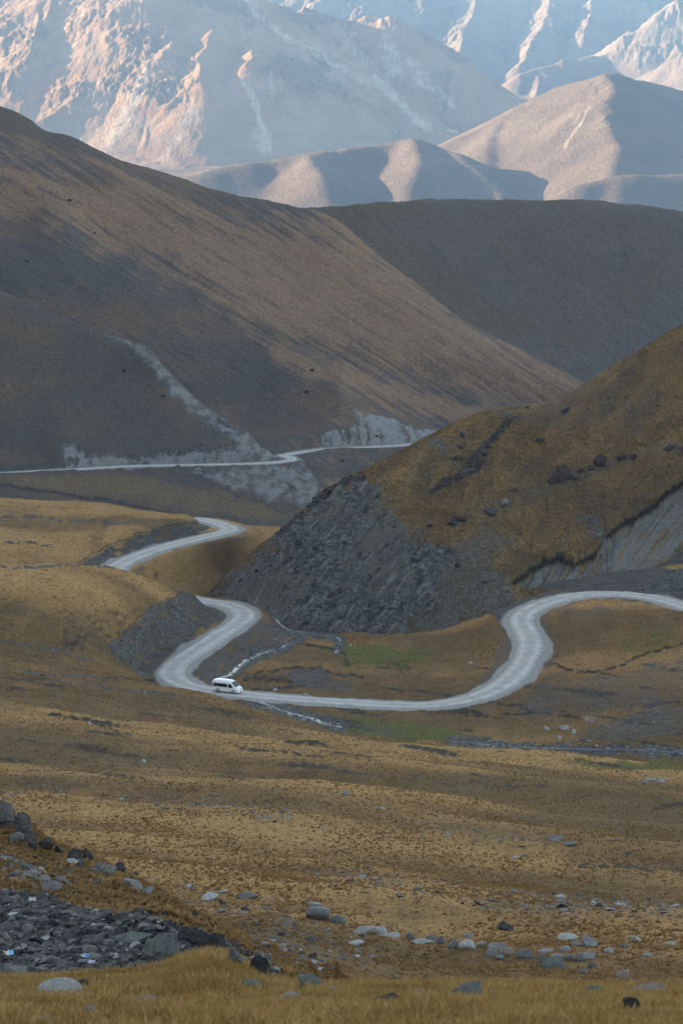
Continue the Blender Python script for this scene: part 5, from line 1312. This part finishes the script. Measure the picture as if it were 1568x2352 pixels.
van['label'] = 'white high-roof passenger van with dark windows driving on the gravel road'; van['category'] = 'van'
TOPX = [-2.69,-2.62,-2.45,-1.6,-.6,.3,.75,1.15,1.35,1.6,1.85,2.02,2.2,2.4,2.55,2.64,2.69]
TOPZ = [1.9,2.10,2.2,2.265,2.285,2.27,2.22,2.08,1.94,1.68,1.42,1.26,1.19,1.10,.98,.82,.62]
HALF = [.86,.91,.935,.94,.94,.94,.94,.94,.94,.935,.93,.925,.915,.895,.86,.80,.72]
def half_at(x): return float(np.interp(x, TOPX, HALF))
def top_at(x): return float(pchip1(TOPX, TOPZ, np.array([x]))[0])
def side_y(x, z):
    w, t = half_at(x), top_at(x)
    pts = [(.26, w*.93), (.42, w), (min(1.05, t*.62), w), (min(1.45, t*.80), w*.965), (t*.92, w*.90), (t*.972, w*.80), (t, w*.5)]
    return float(np.interp(z, [p[0] for p in pts], [p[1] for p in pts]))
def loft():
    vs, fs = [], []; secs = []
    xs = np.concatenate([np.linspace(a, b, 4)[:-1] for a, b in zip(TOPX[:-1], TOPX[1:])] + [[TOPX[-1]]])
    for x in xs:
        w, t = half_at(x), top_at(x)
        h = [(0, .26), (w*.93, .26), (w, .42), (w, min(1.05, t*.62)), (w*.965, min(1.45, t*.80)), (w*.90, t*.92), (w*.80, t*.972), (w*.5, t), (0, t*1.004)]
        ring = [(x, y, z) for y, z in h] + [(x, -y, z) for y, z in h[-2:0:-1]]
        secs.append(list(range(len(vs), len(vs) + len(ring)))); vs += ring
    m = len(secs[0])
    for a, b in zip(secs[:-1], secs[1:]):
        for i in range(m): fs.append((a[i], a[(i+1) % m], b[(i+1) % m], b[i]))
    fs.append(tuple(secs[0][::-1])); fs.append(tuple(secs[-1]))
    return vs, fs
def vpart(name, vs, fs, mat, parent=van, smooth=False, label=None):
    me = poly_mesh(name, vs, fs, smooth)
    if smooth:
        try: me.set_sharp_from_angle(angle=R(35))
        except Exception: pass
    o = link(name, me, mat, parent=parent)
    if label: o['label'] = label
    return o
body = vpart('body', *loft(), V_paint, smooth=True)
def side_panel(name, outline, sgn, mat, off=.012, parent=van):
    """a pane following the side of the body; outline in (x, z)"""
    vs = [(x, sgn * (side_y(x, z) + off), z) for x, z in outline] + [(x, sgn * (side_y(x, z) - .02), z) for x, z in outline]
    n = len(outline); fs = [tuple(range(n)), tuple(range(2*n-1, n-1, -1))] + [(i, n+i, n+(i+1) % n, (i+1) % n) for i in range(n)]
    return vpart(name, vs, fs, mat, parent)
for sg in (-1, 1):
    for x0, x1 in ((-2.54, -1.62), (-1.60, -.62), (-.60, .44)):
        side_panel('side_window', [(x0, 1.08), (x1, 1.08), (x1, 1.70), (x0, 1.70)], sg, V_glass)
    door = side_panel('front_door', [(.52, .5), (1.62, .5), (1.72, .9), (1.72, 1.12), (1.28, 1.72), (.52, 1.76)], sg, V_paint, .006)
    side_panel('door_window', [(.62, 1.08), (1.66, 1.08), (1.54, 1.26), (1.22, 1.66), (.62, 1.70)], sg, V_glass, .014, door)
    side_panel('handle', [(.6, .98), (.78, .98), (.78, 1.03), (.6, 1.03)], sg, V_black, .03, door)
    if sg == 1 or True: side_panel('sliding_door_rail', [(-2.2, .985), (-.6, .985), (-.6, 1.01), (-2.2, 1.01)], sg, V_black, .008)
    mv_ = [(1.66, sg*(side_y(1.6, 1.15)), 1.14), (1.78, sg*(side_y(1.6, 1.15)), 1.14)]
    x0, y0 = 1.72, sg * (side_y(1.6, 1.15) + .14)
    vs = [(x0 + dx, y0 + dy, 1.15 + dz) for dx in (-.06, .07) for dy in (-.12, .12) for dz in (-.10, .13)]
    vpart('mirror', vs, [(0,1,3,2),(4,6,7,5),(0,4,5,1),(2,3,7,6),(0,2,6,4),(1,5,7,3)], V_paint)
    # lamps: wrap round the corner
    hl = [(2.30, .80), (2.50, .80), (2.5, .98), (2.22, 1.02)]
    vs = []
    for k, (x, yf) in enumerate(((2.28, 1.004), (2.46, 1.0), (2.60, .9), (2.66, .66))):
        yy = half_at(x) * yf
        vs += [(x + .015, sg * (yy + .012), .76 + .01 * k), (x - .02 * k + .012, sg * (yy + .012), .99 - .035 * k)]
    vpart('headlight', vs, [(0,2,3,1),(2,4,5,3),(4,6,7,5)], V_lamp)
    vpart('tail_light', [(-2.70, sg*.70, .95), (-2.705, sg*.88, .95), (-2.705, sg*.88, 1.5), (-2.70, sg*.74, 1.5), (-2.66, sg*.905, .95), (-2.66, sg*.905, 1.5)], [(0,1,2,3),(1,4,5,2)], V_red)
    for xw in (-1.52, 1.59):
        side_panel('wheel_arch', [(xw + .44 * math.cos(t), .33 + .44 * math.sin(t)) for t in np.linspace(-.12, math.pi + .12, 16)], sg, V_black, .004)
        a = np.linspace(0, 2 * math.pi, 28, endpoint=False)
        prof = [(.20, -.10), (.30, -.11), (.335, -.07), (.335, .07), (.30, .11), (.20, .10)]
        vs, fs = [], []
        for t in a: vs += [(xw + r_ * math.cos(t), sg * .84 + y_, .335 + r_ * math.sin(t)) for r_, y_ in prof]
        for i in range(28):
            for k in range(6): fs.append((i*6+k, i*6+(k+1) % 6, ((i+1) % 28)*6+(k+1) % 6, ((i+1) % 28)*6+k))
        wh = bpy.data.objects.new('wheel', None); COL.objects.link(wh); wh.parent = van
        vpart('tyre', vs, fs, V_tyre, wh, True)
        vs, fs = [(xw, sg * .925, .335)], []
        for i in range(40):
            t = i / 40 * 2 * math.pi; rr_ = .215 if (i % 8) < 5 else .215
            dep = .935 if (i % 8) < 4 else .89
            vs.append((xw + rr_ * math.cos(t), sg * dep, .335 + rr_ * math.sin(t)))
        for i in range(40): fs.append((0, 1 + i, 1 + (i + 1) % 40))
        vpart('rim', vs, fs, V_rim, wh)
def front_strip(name, xz, hw, mat, parent=van):
    vs, fs = [], []
    ks = np.linspace(-1, 1, 9)
    for (x, z) in xz:
        for k in ks: vs.append((x - .10 * abs(k) ** 3, k * hw, z))
    m = 9
    for i in range(len(xz) - 1):
        for j in range(m - 1): fs.append((i*m+j, i*m+j+1, (i+1)*m+j+1, (i+1)*m+j))
    return vpart(name, vs, fs, mat, parent)
front_strip('grille', [(2.665, .80), (2.63, .97)], .42, V_grey)
front_strip('lower_intake', [(2.715, .44), (2.712, .56)], .55, V_black)
front_strip('bumper', [(2.66, .28), (2.705, .36), (2.70, .66), (2.66, .70)], .74, V_paint)
front_strip('number_plate', [(2.722, .46), (2.722, .56)], .2, V_plate)
xs = np.linspace(1.24, 2.03, 7)
vs, fs = [], []
for x in xs:
    for k in np.linspace(-1, 1, 9):
        w = half_at(x) * (.80 + .06 * (x - 1.24)); vs.append((x + .012, k * w, top_at(x) * (1.0 - .028 * abs(k) ** 4) + .016))
for i in range(6):
    for j in range(8): fs.append((i*9+j, i*9+j+1, (i+1)*9+j+1, (i+1)*9+j))
vpart('windscreen', vs, fs, V_glass)
vpart('rear_window', [(-2.70, -.7, 1.15), (-2.70, .7, 1.15), (-2.68, .66, 1.75), (-2.68, -.66, 1.75)], [(0,1,2,3)], V_glass)
k = int(np.argmin((road_c[:, 0] - at_z(519, 1592, -112.1)[0])**2 + (road_c[:, 1] - at_z(519, 1592, -112.1)[1])**2))
td = road_c[k - 4] - road_c[k + 4]
van.location = (road_c[k, 0], road_c[k, 1] + .2, road_c[k, 2] + .06)
van.rotation_euler = (0, 0, math.atan2(td[1], td[0]) + R(5))
print('van heading', math.degrees(math.atan2(td[1], td[0])), len(SC), int(single.sum()))


# ------------------------------------------------------------------ air, light, camera
def haze(dens):
    x0, x1, y0, y1, z0, z1 = -14100, 14100, -3100, 15100, -362, 480
    vs = [(x, y, z) for z in (z0, z1) for y in (y0, y1) for x in (x0, x1)]
    fs = [(0,2,3,1),(4,5,7,6),(0,1,5,4),(2,6,7,3),(0,4,6,2),(1,3,7,5)]
    m = bpy.data.materials.new('air'); m.use_nodes = True; t = m.node_tree
    t.nodes.remove(t.nodes['Principled BSDF'])
    p = t.nodes.new('ShaderNodeVolumePrincipled'); p.inputs['Color'].default_value = (.22,.52,.97,1)
    p.inputs['Density'].default_value = dens; p.inputs['Anisotropy'].default_value = .1
    t.links.new(p.outputs[0], t.nodes['Material Output'].inputs['Volume'])
    return link('haze', poly_mesh('haze', vs, fs), m, kind='stuff')
haze(4.6e-5)

EL, AZ = R(15), R(-70)                       # sun to the left, slightly behind the camera
sd = np.array([math.cos(EL) * math.sin(AZ), math.cos(EL) * math.cos(AZ), math.sin(EL)])
from mathutils import Vector
sun = bpy.data.lights.new('sun', 'SUN'); sun.energy = 4.2; sun.angle = R(.5); sun.color = (1, .86, .73)
so = bpy.data.objects.new('sun', sun); COL.objects.link(so)
so.rotation_euler = Vector(-sd).to_track_quat('-Z', 'Y').to_euler()
wd = bpy.data.worlds.new('World'); scene.world = wd; wd.use_nodes = True
wt = wd.node_tree; bg = wt.nodes['Background']
sky = wt.nodes.new('ShaderNodeTexSky'); sky.sky_type = 'NISHITA'; sky.sun_disc = False
sky.sun_elevation = EL; sky.sun_rotation = AZ % (2 * math.pi); sky.altitude = 3000; sky.air_density = 1.0; sky.dust_density = 3.0; sky.ozone_density = 1.0
wt.links.new(sky.outputs[0], bg.inputs[0]); bg.inputs[1].default_value = .15

cam = bpy.data.cameras.new('camera'); co = bpy.data.objects.new('camera', cam); COL.objects.link(co)
cam.sensor_fit = 'VERTICAL'; cam.sensor_height = 36; cam.sensor_width = 24; cam.lens = 100
cam.clip_start = .5; cam.clip_end = 40000
co.location = (0, 0, 0); co.rotation_euler = (math.pi / 2 - PITCH, 0, 0)
cam.dof.use_dof = True; cam.dof.focus_distance = 420; cam.dof.aperture_fstop = 6.3
scene.camera = co
vs = scene.view_settings; vs.view_transform = 'Standard'; vs.look = 'None'; vs.gamma = 1; vs.exposure = 2.36
vs.use_white_balance = True; vs.white_balance_temperature = 11200; vs.white_balance_tint = 10
scene.cycles.use_denoising = True
scene.cycles.volume_bounces = 0
scene.render.resolution_x, scene.render.resolution_y = 682, 1024
